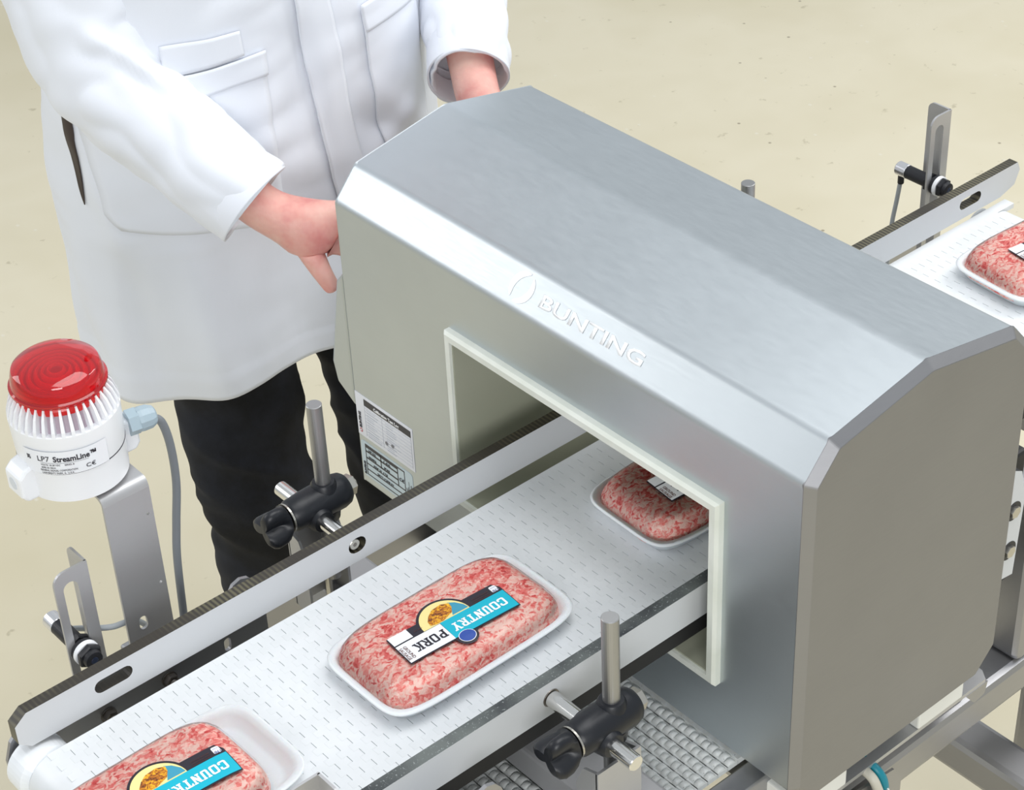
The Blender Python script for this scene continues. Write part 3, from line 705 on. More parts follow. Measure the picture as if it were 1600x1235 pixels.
angle_bracket('slotted angle bracket holding the sensor at the outfeed end behind the detector', 1.850, 0.188, 1)
angle_bracket('steel angle bracket top poking up beside the near rail at the bottom edge', 0.613, -0.177, -1)
def sensor(label, x, z, dirty=0):
    t = thing('photo_sensor', (x, 0.20, z), label, 'sensor', 'cylindrical photoelectric sensors')
    A = (0, 1, 0)
    MB().lathe((x, 0.164, z), A, [(0, 0.0050), (0.0005, 0.0088), (0.004, 0.0095), (0.006, 0.0095)], 28).build('sensor_face', BLACKP, t)
    MB().lathe((x, 0.1636, z), A, [(0, 0.0030), (0.0006, 0.0042)], 20).build('lens', GLASS_D, t)
    for (y0, y1) in ((0.170, 0.1765), (0.1905, 0.197)):
        o = MB().lathe((x, y0, z), A, [(0, 0.0112), (0.0012, 0.0130), (y1-y0-0.0012, 0.0130), (y1-y0, 0.0112)], 6, rot=0.3).build('locknut', BLACKP, t)
    MB().lathe((x, 0.1765, z), A, [(0, 0.0122), (0.0005, 0.0130), (0.0048, 0.0130), (0.0053, 0.0122)], 32).build('white_washer', WHITEP, t)
    MB().lathe((x, 0.1818, z), A, [(0, 0.0125), (0.0040, 0.0125)], 32).build('black_washer', BLACKP, t)
    MB().lathe((x, 0.165, z), A, [(0, 0.0088), (0.065, 0.0088)], 32).build('barrel', BLACKP, t)
    MB().lathe((x, 0.2295, z), A, [(0, 0.0089), (0.0006, 0.0093), (0.0150, 0.0093), (0.0165, 0.0080)], 32).build('silver_end', SILVER, t)
    return t
sensor('black cylindrical sensor with silver end near the infeed end of the rail', 0.5915, 0.9278)
sensor('black cylindrical sensor with silver end at the outfeed end of the rail', 1.829, 0.9270)
def cable(name, pts, r, m, label, cat='cable'):
    P = [Vector(p) for p in pts]; out_ = []
    for i in range(len(P)-1):
        p0, p1, p2, p3 = P[max(i-1, 0)], P[i], P[i+1], P[min(i+2, len(P)-1)]
        for k in range(8):
            u = k/8; out_.append(0.5*((2*p1)+(-p0+p2)*u+(2*p0-5*p1+4*p2-p3)*u*u+(-p0+3*p1-3*p2+p3)*u**3))
    out_.append(P[-1])
    o = MB().tube(out_, r, 12).build(name, m, None, smooth=True, origin=P[0]); return setp(o, label, cat)
cable('sensor_cable', [(1.829, 0.240, 0.918), (1.829, 0.241, 0.905), (1.829, 0.244, 0.88), (1.826, 0.247, 0.84), (1.82, 0.245, 0.78), (1.80, 0.24, 0.70)], 0.0030, CABLE_L, 'thin grey cable hanging from the outfeed sensor')
MB().lathe((1.829, 0.240, 0.919), (0, 0, -1), [(0, 0.0042), (0.012, 0.0042), (0.013, 0.0034)], 16).build('cable_boot', BLACKP, bpy.data.objects['photo_sensor.001'])
cable('sensor_cable', [(0.600, 0.235, 0.915), (0.609, 0.226, 0.9165), (0.622, 0.212, 0.9180), (0.635, 0.205, 0.9165), (0.650, 0.2065, 0.912), (0.665, 0.213, 0.90), (0.68, 0.22, 0.87), (0.69, 0.22, 0.80)], 0.0030, CABLE_L, 'thin grey cable running from the infeed sensor behind the alarm post')

# ============================================================ ALARM BEACON AND ITS POST
bx, by, bz = 0.651, 0.249, 1.070
post = thing('beacon_post', (0.67, 0.2, 0.80), 'bent stainless post carrying the red and white alarm', 'post')
px0, px1 = 0.6460, 0.6960; py_ = 0.200
outer = [(px0, 0.795), (px1, 0.795), (px1, 1.060), (px0, 1.060)]
hl = [circ2d(px1-0.006, 1.030, 0.0017, 12), circ2d(px1-0.006, 0.945, 0.0017, 12), vslot2d(0.664, 0.908, 0.016, 0.009)]
MB().plate(outer, hl, (0, py_, 0), (1, 0, 0), (0, 0, 1), 0.003).build('upright_plate', STEEL_B, post)
rs = []
for k in range(7):          # rounded bend into the shelf
    a = PI/2*k/6; rs.append((py_+0.0085-0.0085*math.cos(a), 1.060+0.0085*math.sin(a)))
rs += [(0.302, 1.0685)]
ring0 = [(a+0.0015*0, b) for a, b in rs]
mb = MB(); R0 = []
for x in (px0, px1):
    top_ = [(x, a-0.0015*(1 if i < 1 else 0.7), b+0.0015*min(1, i/3)) for i, (a, b) in enumerate(rs)]
    bot_ = [(x, a+0.0015*(1 if i < 1 else 0.7), b-0.0015*min(1, i/3)) for i, (a, b) in enumerate(rs)][::-1]
    R0.append(top_+bot_)
mb.rings(R0); o = mb.build('bent_shelf', STEEL_B, post); autosmooth(o, 40)
bea = thing('alarm_beacon', (bx, by, bz), 'white alarm sounder with a red lens on the bent steel post', 'alarm')
Z = (0, 0, 1)
MB().lathe((bx, by, bz+0.002), Z, [(0, 0.036), (0.004, 0.040)], 40).build('base_disc', STEEL_D, bea)  # thin grey disc under the body
mb = MB(); mb.lathe((bx, by, bz+0.005), Z, [(0, 0.0425), (0.001, 0.0437), (0.030, 0.0440), (0.0315, 0.0444), (0.068, 0.0458), (0.0690, 0.0452)], 56)
o = mb.build('body', WHITEP, bea); autosmooth(o, 30)
MB().lathe((bx, by, bz+0.0352), Z, [(0, 0.0446), (0.0008, 0.0447)], 56).build('joint_line', PRINT_K, bea)
# mounting lugs
def lug(a):
    c, s_ = math.cos(a), math.sin(a); r = Vector((c, s_, 0)); tng = Vector((-s_, c, 0))
    P = [(0.038, 0.006), (0.052, 0.006), (0.0565, 0.012), (0.0565, 0.031), (0.050, 0.037), (0.038, 0.041)]
    rs = [[Vector((bx, by, bz))+r*q+tng*w_+Vector((0, 0, h)) for q, h in P] for w_ in (-0.0125, 0.0125)]
    l = MB().rings(rs).build('mounting_lug', WHITEP, bea, bevel=0.0025)
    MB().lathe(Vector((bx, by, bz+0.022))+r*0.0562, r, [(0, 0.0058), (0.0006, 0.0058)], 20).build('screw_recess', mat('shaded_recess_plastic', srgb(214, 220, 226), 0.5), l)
lug(math.radians(180)); lug(math.radians(0))
# grille: a recessed ring with radial fins leaning in to the lens
MB().lathe((bx, by, bz+0.0735), Z, [(0, 0.0448), (0.0005, 0.0400), (0.020, 0.0345), (0.0205, 0.010)], 48).build('grille_core', VENTIN, bea)
for k in range(36):
    a = 2*PI*k/36; c, s_ = math.cos(a), math.sin(a); r = Vector((c, s_, 0)); tng = Vector((-s_, c, 0)); rs = []
    for q, h, w_ in ((0.0458, 0.0725, 0.0016), (0.0452, 0.078, 0.0015), (0.0420, 0.088, 0.0012), (0.0375, 0.0955, 0.0009)):
        inn = max(q-0.010, 0.033)
        rs.append([Vector((bx, by, bz))+r*q+tng*w_+Vector((0, 0, h)), Vector((bx, by, bz))+r*q-tng*w_+Vector((0, 0, h)), Vector((bx, by, bz))+r*inn-tng*w_+Vector((0, 0, h-0.004)), Vector((bx, by, bz))+r*inn+tng*w_+Vector((0, 0, h-0.004))])
    MB().rings(rs).build('grille_fin', WHITEP, bea)
MB().lathe((bx, by, bz+0.089), Z, [(0, 0.0368), (0.0045, 0.0375), (0.007, 0.0365)], 56).build('lens_collar', RED_RIM, bea)
mb = MB(); pr = [(0, 0.0375), (0.0025, 0.0400), (0.0045, 0.0400), (0.0055, 0.0382), (0.016, 0.0366), (0.0195, 0.0352), (0.0225, 0.0315), (0.0245, 0.024), (0.0255, 0.014), (0.0257, 0.003)]
mb.lathe((bx, by, bz+0.096), Z, pr, 64); o = mb.build('red_lens', RED, bea); autosmooth(o, 28)
MB().lathe((bx, by, bz+0.0955), Z, [(0, 0.034), (0.0015, 0.034)], 40).build('reflector', mat('red_reflector', (0.75, 0.02, 0.03), 0.3), bea)
for k in range(6):          # moulded rings inside the lens
    r = 0.006+0.0045*k
    MB().lathe((bx, by, bz+0.098), Z, [(0, r+0.0016), (0.0035-0.0003*k, r+0.0004), (0.0035-0.0003*k, r-0.0004), (0, r-0.0016)], 36).build('lens_ring', RED_RIM, bea)
# printed label wrapped on the body, facing the camera side
la = math.radians(234)
def onB(s, h, rr0=0.0462):
    a = la+s/0.0455; return Vector((bx+rr0*math.cos(a), by+rr0*math.sin(a), bz+h))
mb = MB(); g = [[onB(-0.034+0.072*i/24, h, 0.0455+0.0006*(h-0.03)/0.03+0.0002) for i in range(25)] for h in (0.0365, 0.060)]
mb.rings(g, cap=False, closed=False); mb.build('label_strip', mat('clear_label', srgb(236, 239, 244), 0.2), bea)
def wrap_text(name, s, s0, h0, hgt, width, m=PRINT_K, **kw):
    me = text_mesh(s, hgt, extr=0.0001, **kw)
    bm = bmesh.new(); bm.from_mesh(me); bm.to_mesh(me); bm.free()
    xs = [v.co.x for v in me.vertices]; k = width/(max(xs)-min(xs)); x0 = min(xs)
    for v in me.vertices:
        p = onB(s0+(v.co.x-x0)*k, h0+v.co.y, 0.0464+v.co.z); v.co = p
    return finish(name, me, m, bea)
wrap_text('label_print', 'LP7', -0.0205, 0.0500, 0.0055, 0.0100)
wrap_text('label_print', 'StreamLine\u2122', -0.0075, 0.0500, 0.0055, 0.0350, bold=0.025)
wrap_text('label_print', 'VOLTS: 18-28 VDC      SERIES: B', -0.0185, 0.0458, 0.0016, 0.027)
wrap_text('label_print', 'AMPS: 50-100mA', -0.0185, 0.0430, 0.0016, 0.012)
wrap_text('label_print', 'FEDERAL SIGNAL CORPORATION', -0.0195, 0.0402, 0.0018, 0.030)
wrap_text('label_print', 'UNIVERSITY PARK, IL  U.S.A.', -0.0185, 0.0374, 0.0018, 0.026)
wrap_text('ce_mark', 'C\u20ac', 0.0175, 0.0400, 0.0040, 0.0080)
mb = MB()
for (a0, a1, b0, b1) in ((0, .0035, .0035, .0042), (.0004, .0012, 0, .0042), (.0016, .0022, .0008, .0042), (.0026, .0032, .0016, .0042), (.0012, .004, .0012, .0018), (.0022, .0038, .0, .0007)):
    mb.add([onB(-0.0310+a0, 0.0500+b0, 0.0464), onB(-0.0310+a1, 0.0500+b0, 0.0464), onB(-0.0310+a1, 0.0500+b1, 0.0464), onB(-0.0310+a0, 0.0500+b1, 0.0464)], [(0, 1, 2, 3)])
mb.build('printed_emblem', PRINT_K, bea)
mb = MB(); g = [[onB(-0.0185+0.039*i/16, h, 0.0464) for i in range(17)] for h in (0.0484, 0.0486)]
mb.rings(g, cap=False, closed=False); mb.build('label_rule', PRINT_K, bea)
# cable gland and cable at the right of the beacon
gx = Vector((1, -0.20, -0.0)).normalized(); g0 = Vector((bx, by, bz+0.034))+gx*0.0490
gl1 = MB().lathe(g0, gx, [(0, 0.0118), (0.009, 0.0118)], 6, rot=0.4).build('gland_nut', GLAND, bea)
MB().lathe(g0+gx*0.009, gx, [(0, 0.0108), (0.003, 0.0112), (0.010, 0.0108), (0.0145, 0.0085), (0.016, 0.006)], 12).build('gland_cap', GLAND, gl1)
bea.scale = (1.13, 1.13, 1.10)
e = g0+gx*0.028
cable('beacon_cable', [g0+gx*0.024, e+Vector((.003, 0, -.001)), e+Vector((0.012, 0.0, -0.010)), e+Vector((0.017, 0.0, -0.04)), e+Vector((0.0165, 0, -0.085)), e+Vector((0.008, -0.002, -0.13)), e+Vector((0.0, -0.006, -0.17)), e+Vector((-0.006, -0.01, -0.24))], 0.0042, CABLE, 'grey cable looping down from the white alarm')
# ============================================================ MEAT TRAYS
def sel(a, b, th, p):      # superellipse point
    c, s_ = math.cos(th), math.sin(th)
    return (a*abs(c)**(2/p)*(1 if c > 0 else -1), b*abs(s_)**(2/p)*(1 if s_ > 0 else -1))
TL, TW, TZ = 0.115, 0.0655, 0.0175
def tray_mesh():
    N = 64; rs = []
    for (a, b, z, p) in ((0.098, 0.049, 0.0008, 6.5), (0.100, 0.051, 0.0, 6.5), (0.1035, 0.0545, 0.0015, 6.4), (0.1095, 0.0605, 0.0120, 6.2), (0.1125, 0.0632, 0.0152, 6.0), (TL, TW, 0.0158, 5.8), (TL+0.0002, TW+0.0002, 0.0170, 5.8), (TL-0.0022, TW-0.0022, 0.0183, 5.8), (TL-0.0062, TW-0.0058, 0.0180, 6.0), (0.1052, 0.0565, 0.0135, 6.2), (0.100, 0.0515, 0.0060, 6.5), (0.096, 0.047, 0.0044, 6.5), (0.05, 0.02, 0.0040, 4)):
        rs.append([(*sel(a, b, 2*PI*(k+0.5)/N, p), z) for k in range(N)])
    return MB().rings(rs).mesh('foam_tray')
def dome(x, y, mx0, mx1, mw, H, z0=0.008):
    u = (x-(mx0+mx1)/2)/((mx1-mx0)/2); v = y/mw
    d = (abs(u)**7+abs(v)**6.0)
    d = min(1.0, d); return z0+(H-z0)*(1-d**1.6)**0.42
def label_parts(pk, hz, dx):
    """layered printed label; local mm coordinates straight from its own layout, draped on hz"""
    def drape(mb, name, m, lift, par, lab=None):
        me = mb.mesh(name, recalc=False)
        bm = bmesh.new(); bm.from_mesh(me); bmesh.ops.triangulate(bm, faces=bm.faces[:])
        for _ in range(3):
            L = [e_ for e_ in bm.edges if e_.calc_length() > 9]
            if not L: break
            bmesh.ops.subdivide_edges(bm, edges=L, cuts=1); bmesh.ops.triangulate(bm, faces=[f for f in bm.faces if len(f.verts) > 3])
        t = math.radians(-3.5)
        for v_ in bm.verts:
            x, y = v_.co.x/1000, v_.co.y/1000
            X = x*math.cos(t)-y*math.sin(t)+dx; Y = x*math.sin(t)+y*math.cos(t)-0.008
            v_.co = (X, Y, hz(X, Y)+lift)
        for f in bm.faces:
            f.normal_update()
            if f.normal.z < 0: f.normal_flip()
        bm.to_mesh(me); bm.free()
        o = bpy.data.objects.new(name, me); COL.objects.link(o); o.parent = par; me.materials.append(m)
        if lab: o['label'] = lab
        return o
    def poly(pts): return MB().add([(a, b, 0) for a, b in pts], [tuple(range(len(pts)))])
    cx, cy, R_ = -4.5, 3.0, 29.3
    arc = lambda r, a0, a1, n: [(cx+r*math.cos(a0+(a1-a0)*i/n), cy+r*math.sin(a0+(a1-a0)*i/n)) for i in range(n+1)]
    a0 = math.asin((16-cy)/R_)
    outl = [(-65.6, -25.4), (-15, -25.4)]+[(-2.5+11.5*math.cos(t), -27.2+10*math.sin(t)) for t in [PI*1.02+PI*0.96*i/12 for i in range(13)]]+[(12, -25.4), (62, -25.4), (62, 8), (57, 16)]+arc(R_, a0, PI-a0, 16)+[(-65.6, 16)]
    base = drape(poly(outl), 'printed_label', PRINT_K, 0.0009, pk, 'dark label with a teal and white name band')
    # picture: pale plate with browned food heap
    fo = arc(26.6, -0.02, PI+0.02, 24)
    drape(poly(fo), 'plate_picture', FOODBG, 0.0011, base)
    heap = [(-22, 5), (-21, 11), (-16, 17), (-9, 22), (2, 23.5), (10, 20), (9, 14), (5, 8), (0, 6.0), (-8, 3.2), (-16, 3.2)]
    drape(poly(heap), 'food_picture', FOOD, 0.0013, base)
    drape(poly([(9, 21.5), (15, 17.5), (20, 10), (21.5, 4), (3, 4), (7, 11)]), 'blue_corner', mat('printed_sea_blue', srgb(60, 150, 178), 0.4), 0.0012, base)
    drape(poly([(-13, 2.4), (61, 2.4), (61, -24), (-13.5, -24)]), 'teal_band', PRINT_T, 0.00135, base)
    drape(poly([(-64.6, 1.8), (-13.5, 1.8), (-13.5, -24), (-64.6, -24)]), 'white_band', PRINT_W, 0.00130, base)
    drape(poly([(-64.2, 16.2), (-64.2, 3.6), (-43, 3.6), (-43, 16.2)]), 'blank_box', PRINT_W, 0.0012, base)
    mb = MB(); slab_text(mb, 'COUNTRY', 54.0, -5.8, (-1, 0), (0, -1), 8.95, 11.2, 7.6)
    drape(mb, 'name_lettering', PRINT_PW, 0.0016, base)
    mb = MB(); slab_text(mb, 'PORK', -16.2, -5.8, (-1, 0), (0, -1), 8.95, 11.2, 7.6)
    drape(mb, 'name_lettering', PRINT_K, 0.0016, base)
    def tiny(s, p, right, up, h, wd, m, lift=0.0016, nm='small_lettering', **kw):
        me = text_mesh(s, h, extr=0.0, **kw); xs = [v_.co.x for v_ in me.vertices]; k = wd/(max(xs)-min(xs)); x0 = min(xs)
        mb = MB(); mb.v = [(p[0]+right[0]*(v_.co.x-x0)*k+up[0]*v_.co.y, p[1]+right[1]*(v_.co.x-x0)*k+up[1]*v_.co.y, 0) for v_ in me.vertices]
        mb.f = [tuple(q.vertices) for q in me.polygons if abs(q.normal.z) > 0.5 or True]; mb.mi = [0]*len(mb.f)
        bpy.data.meshes.remove(me); drape(mb, nm, m, lift, base)
    tiny('GROUND', (-59.6, -2.4), (0, -1), (1, 0), 3.6, 18.6, PRINT_BR, bold=0.01)
    tiny('SAUSAGE', (-64.2, -2.4), (0, -1), (1, 0), 3.6, 18.6, PRINT_BR, bold=0.01)
    for i, s in enumerate(('KEEP REFRIGERATED', 'COOK THOROUGHLY', 'BEFORE SERVING')):
        tiny(s, (48, 4.4+2.7*i), (-1, 0), (0, -1), 1.2, 19, PRINT_BR)
    tiny('NET WT', (-30, 9), (-1, 0), (0, -1), 1.6, 9, PRINT_BR)
    drape(poly(rrect(51.5, 59, 4.6, 13.4, 1.6, 4)), 'serving_box', PRINT_W, 0.0012, base)
    tiny('170', (58.4, 7.4), (-1, 0), (0, -1), 3.0, 6.2, PRINT_B, bold=0.02)
    tiny('CALORIES', (58.4, 11.2), (-1, 0), (0, -1), 1.3, 6.2, PRINT_B)
    drape(poly([(-2.5+8.9*math.cos(2*PI*i/32), -27.4+7.6*math.sin(2*PI*i/32)) for i in range(32)]), 'oval_rim', PRINT_PW, 0.00145, base)
    drape(poly([(-2.5+8.3*math.cos(2*PI*i/32), -27.4+7.0*math.sin(2*PI*i/32)) for i in range(32)]), 'blue_oval', PRINT_B, 0.0016, base)
def make_pack(mx0, mx1, label, seed, loc, rot, hazefree=False):
    t = thing('meat_tray', (0, 0, 0), label, 'meat pack', 'packs of minced pork on the belt')
    me = tray_mesh(); o = bpy.data.objects.new('foam_tray', me); COL.objects.link(o); o.parent = t; me.materials.append(FOAM)
    for p in me.polygons: p.use_smooth = True
    mw = 0.0585; H = 0.0385
    hz = lambda x, y: dome(x, y, mx0, mx1, mw, H)
    off = Vector((seed*3.1, seed*1.7, 0))
    NA, NB = 200, 70; rs = []
    for j in range(NB+1):
        q = 0.02+0.98*j/NB; ring = []
        for i in range(NA):
            th = 2*PI*(i+0.5)/NA; ux, vy = sel(1.0, 1.0, th, 5.2)
            wig = 1+0.012*noise.noise(Vector((math.cos(th)*4, math.sin(th)*4, seed)))
            x = (mx0+mx1)/2+(mx1-mx0)/2*ux*q*wig; y = mw*vy*q*wig
            d = q**6; z = 0.008+(H-0.008)*(1-min(1, d)**1.3)**0.5
            nv = noise.fractal(Vector((x*95, y*130, 0))+off, 0.8, 2.2, 4)
            nv2 = noise.noise(Vector((x*28, y*28, 5))+off); edge = (1-min(1, d))**0.3
            z += (0.0012*nv+0.0010*nv2-0.0010)*edge
            ring.append((x+0.0006*nv2, y+0.0006*nv, max(z, 0.0075)))
        rs.append(ring)
    mb = MB().rings(rs[::-1], cap=False); mb.f.append(tuple(len(mb.v)-NA+k for k in range(NA))); mb.mi.append(0); me = mb.mesh('minced_pork')
    o = bpy.data.objects.new('minced_pork', me); COL.objects.link(o); o.parent = t; me.materials.append(MEAT)
    for p in me.polygons: p.use_smooth = True
    # cling film: over the meat, tight to the tray rim and down its outside
    NA, NB = 200, 60; rs = []; cxm = (mx0+mx1)/2
    def qof(x, y):      # radial measure of the meat outline
        return (abs((x-cxm)/((mx1-mx0)/2))**5.2+abs(y/mw)**5.2)**(1/5.2)
    for j in range(NB+1):
        q = 0.02+0.965*j/NB; ring = []
        for i in range(NA):
            th = 2*PI*(i+0.5)/NA; x, y = sel(TL+0.0006, TW+0.0006, th, 5.8); x *= q; y *= q
            zr = 0.0187 if q < 0.99 else 0.0182
            if j > NB: zr = 0.0125; x *= 0.995; y *= 0.995
            qm = qof(x, y); d = (qm*0.992)**6
            zm = 0.008+(H-0.008)*(1-min(1, d)**1.3)**0.5+0.0007 if d < 1 else 0
            wr = noise.noise(Vector((x*60, y*260, 3))+off)*0.0010*(1 if abs(x-cxm) > 0.08 else 0.3)*(1 if q < 0.97 else 0)
            ring.append((x, y, max(zr, zm)+wr))
        rs.append(ring)
    mb = MB().rings(rs, cap=False); mb.f.append(tuple(range(NA))[::-1]); mb.mi.append(0); me = mb.mesh('cling_film', recalc=False)
    if sum(p.normal.z for p in me.polygons) < 0: me.flip_normals()
    o = bpy.data.objects.new('cling_film', me); COL.objects.link(o); o.parent = t; me.materials.append(FILM)
    for p in me.polygons: p.use_smooth = True
    label_parts(t, lambda x, y: 0.008+(H-0.008)*(1-min(1, qof(x, y)**6)**1.3)**0.5+0.0008, LABDX)
    t.location = loc; t.rotation_euler = (0, 0, rot)
    return t
LABDX = -0.0035
p2 = make_pack(-0.1085, 0.1040, 'wrapped tray of minced pork in front of the detector, its teal label fully in view', 1, (0.869, -0.0255, BZ), math.radians(0.2))
def dup_pack(loc, rot, label):
    return copy_tree(p2, None, loc, label)
p3 = dup_pack((1.2095, -0.0225, BZ), 0, 'wrapped tray of minced pork passing through the detector tunnel'); p3.rotation_euler = (0, 0, math.radians(-1.5))
p4 = dup_pack((1.820, -0.0020, BZ), 0, 'wrapped tray of minced pork beyond the detector at the right edge'); p4.rotation_euler = (0, 0, math.radians(-4))
LABDX = -0.0048
p1 = make_pack(-0.1085, 0.080, 'wrapped tray of minced pork at the lower left with an empty white end', 4, (0.5535, -0.0200, BZ), math.radians(0.8))

# ============================================================ LOWER FRAME AND DETECTOR BASE
base = thing('machine_frame', (1.2, 0, 0), 'welded stainless tube frame under the conveyor and metal detector', 'machine frame')
def rtube(p0, p1, w_, h_, name='frame_tube', up=(0, 0, 1), m=STEEL_D):
    return MB().obox(p0, p1, w_, h_, up).build(name, m, base, bevel=0.009)
BMZ = 0.66
for y in (-0.243, 0.30): rtube((0.98, y, BMZ-0.026), (2.02, y, BMZ-0.026), 0.052, 0.052)
rtube((1.474, -0.40, 0.474), (1.474, 0.30, 0.474), 0.052, 0.052)
for y in (-0.243, 0.30):
    for x in (0.86+0.0, 1.569, 1.995): 
        if x < 0.9: continue
        rtube((x, y, 0.0), (x, y, BMZ-0.052), 0.052, 0.052, 'frame_leg', up=(1, 0, 0))
rtube((1.02, -0.24, 0.20), (1.02, 0.30, 0.20), 0.052, 0.052)
for y in (-0.243, 0.30): rtube((1.02, y, 0.0), (1.02, y, BMZ-0.052), 0.052, 0.052, 'frame_leg', up=(1, 0, 0))
# long side rails that join the cross bar and belt frame
for y in (-0.292, 0.30): MB().box(0.60, 1.98, y-0.006, y+0.006, 0.690, 0.764).build('side_bar', STEEL_D, base, bevel=0.002) if y > 0 else None
for x in (0.70, 1.70):
    MB().box(x-0.02, x+0.02, -0.14, 0.30, 0.765, 0.80).build('support_bar', STEEL_D, base, bevel=0.003)
    MB().box(x-0.015, x+0.015, -0.06, -0.03, 0.80, 0.84).build('support_block', STEEL_D, base, bevel=0.002)
    MB().box(x-0.02, x+0.02, -0.270, 0.30, 0.690, 0.7).build('support_bar', STEEL_D, base, bevel=0.003) if x > 1 else None
# flange plate with white spacers under the detector
fl = [(1.078, -0.286), (1.372, -0.286), (1.380, -0.275), (1.380, 0.37), (1.078, 0.37)]
MB().plate(fl, [], (0, 0, 0.7035), (1, 0, 0), (0, 1, 0), 0.005).build('base_flange', STEEL_B, base)
MB().plate([(1.356, 0.682), (1.372, 0.685), (1.376, 0.701), (1.340, 0.701)], [], (0, -0.285, 0), (1, 0, 0), (0, 0, 1), 0.003).build('flange_lip', STEEL_D, base)
for (x0, x1) in ((1.262, 1.333), (1.075, 1.152)):
    for y0, y1 in ((-0.287, -0.235), (0.30, 0.35)):
        MB().box(x0, x1, y0, y1, 0.7062, 0.7365).build('plastic_spacer', SPACER, base, bevel=0.002)
for x in (1.10, 1.35):
    for y in (-0.243, 0.30): MB().box(x-0.02, x+0.02, y-0.02, y+0.02, 0.660, 0.701).build('stand_off', STEEL_D, base, bevel=0.002)
# bolted ear plate and cables at the lower right
MB().plate([(1.150, 0.600), (1.215, 0.600), (1.235, 0.625), (1.235, 0.660), (1.222, 0.681), (1.150, 0.690)], [circ2d(1.178, 0.635, 0.006, 14)], (0, -0.290, 0), (1, 0, 0), (0, 0, 1), 0.003).build('ear_plate', STEEL_D, base)
eb = MB().lathe((1.166, -0.2915, 0.655), (0, -1, 0), [(0, 0.0105), (0.0016, 0.0105)], 24).build('washer', DARKBOLT, base)
MB().lathe((1.166, -0.2930, 0.655), (0, -1, 0), [(0, 0.0080), (0.0055, 0.0080), (0.0065, 0.0068)], 6).build('hex_head', DARKBOLT, eb)
cable('cable_bundle', [(1.185, -0.270, 0.700), (1.184, -0.292, 0.698), (1.186, -0.300, 0.685), (1.192, -0.303, 0.66), (1.188, -0.302, 0.63), (1.17, -0.30, 0.56)], 0.0052, CREAM_CABLE, 'cream cable dropping below the detector at the lower right')
cable('cable', [(1.195, -0.268, 0.702), (1.1955, -0.288, 0.698), (1.199, -0.296, 0.685), (1.201, -0.297, 0.665), (1.197, -0.297, 0.63), (1.18, -0.295, 0.56)], 0.0050, TEAL_CABLE, 'short teal cable beside the cream cable under the detector')
cable('cable', [(1.167, -0.298, 0.69), (1.171, -0.303, 0.67), (1.174, -0.304, 0.645), (1.171, -0.304, 0.61), (1.158, -0.30, 0.56)], 0.0042, CABLE, 'grey cable behind the cream cable under the detector')
o = MB().tube([(1.190+0.0105*math.cos(2*PI*k/24), -0.3005+0.0085*math.sin(2*PI*k/24), 0.672+0.004*math.cos(2*PI*k/24)) for k in range(25)], 0.0012, 6).build('cable_tie', SPACER, None, origin=(1.19, -0.3, 0.672)); setp(o, 'thin white tie around the cables under the detector', 'cable tie')
# end plate of the outfeed section, at the right edge
ep = thing('outfeed_end_plate', (1.40, -0.28, 0.83), 'white clipped-corner board with two bolt holes behind the detector', 'board')
MB().plate([(1.372, 0.835), (1.404, 0.830), (1.409, 0.93), (1.398, 0.968), (1.372, 0.982)], [], (0, -0.272, 0), (1, 0, 0), (0, 0, 1), 0.016, side=1, face=0).build('board_face', [WHITE_FACE, BLACK], ep)
for z in (0.920, 0.868):
    h_ = MB().lathe((1.392, -0.2795, z), (0, -1, 0), [(0, 0.0115), (0.0008, 0.0115)], 24).build('bolt_recess', BLACKP, ep)
    MB().lathe((1.392, -0.2800, z), (0, -1, 0), [(0, 0.0070), (0.004, 0.0070)], 6).build('bolt_head', BOLT, h_)
MB().box(1.372, 1.43, -0.262, -0.235, 0.80, 0.97).build('backing_block', BLACK, ep, bevel=0.004)
o = MB().obox((1.48, -0.243, 0.66), (1.48, -0.243, 0.90), 0.05, 0.05, (1, 0, 0)).build('outfeed_post', STEEL_D, base, bevel=0.009)
# ============================================================ PERSON
person = thing('person', (1.19, 0.74, 0), 'person in white lab coat and black jeans, both hands on the detector', 'person')
# --- body: one continuous skin-modifier surface (pelvis is the root)
J = []
def jt(p, r, par=None): J.append((Vector(p), r, par)); return len(J)-1
pel = jt((1.19, 0.75, 0.92), 0.12)
sp = jt((1.19, 0.76, 1.10), 0.11, pel); ch = jt((1.19, 0.74, 1.30), 0.13, sp); uc = jt((1.19, 0.72, 1.42), 0.10, ch)
nk = jt((1.19, 0.70, 1.50), 0.052, uc); hd0 = jt((1.19, 0.665, 1.57), 0.070, nk); hd1 = jt((1.19, 0.645, 1.64), 0.085, hd0); hd2 = jt((1.19, 0.655, 1.71), 0.070, hd1)
jt((1.19, 0.562, 1.615), 0.014, hd1)
def hand(wr, palm, kn, tips, thumb, r_w, par):
    w_ = jt(wr, r_w, par); p_ = jt(palm, 0.029, w_)
    for k, tp in zip(kn, tips):
        a = jt(k, 0.0105, p_); m_ = (Vector(k)*0.45+Vector(tp)*0.55)+Vector((0, 0.006, 0.006)); b = jt(m_, 0.0090, a); jt(tp, 0.0075, b)
    q = p_
    for i, tp in enumerate(thumb): q = jt(tp, (0.016, 0.0115, 0.0095)[i], q)
shR = jt((1.03, 0.74, 1.41), 0.05, uc); elR0 = jt((0.985, 0.72, 1.33), 0.042, shR); elR = jt((0.978, 0.670, 1.225), 0.038, elR0)
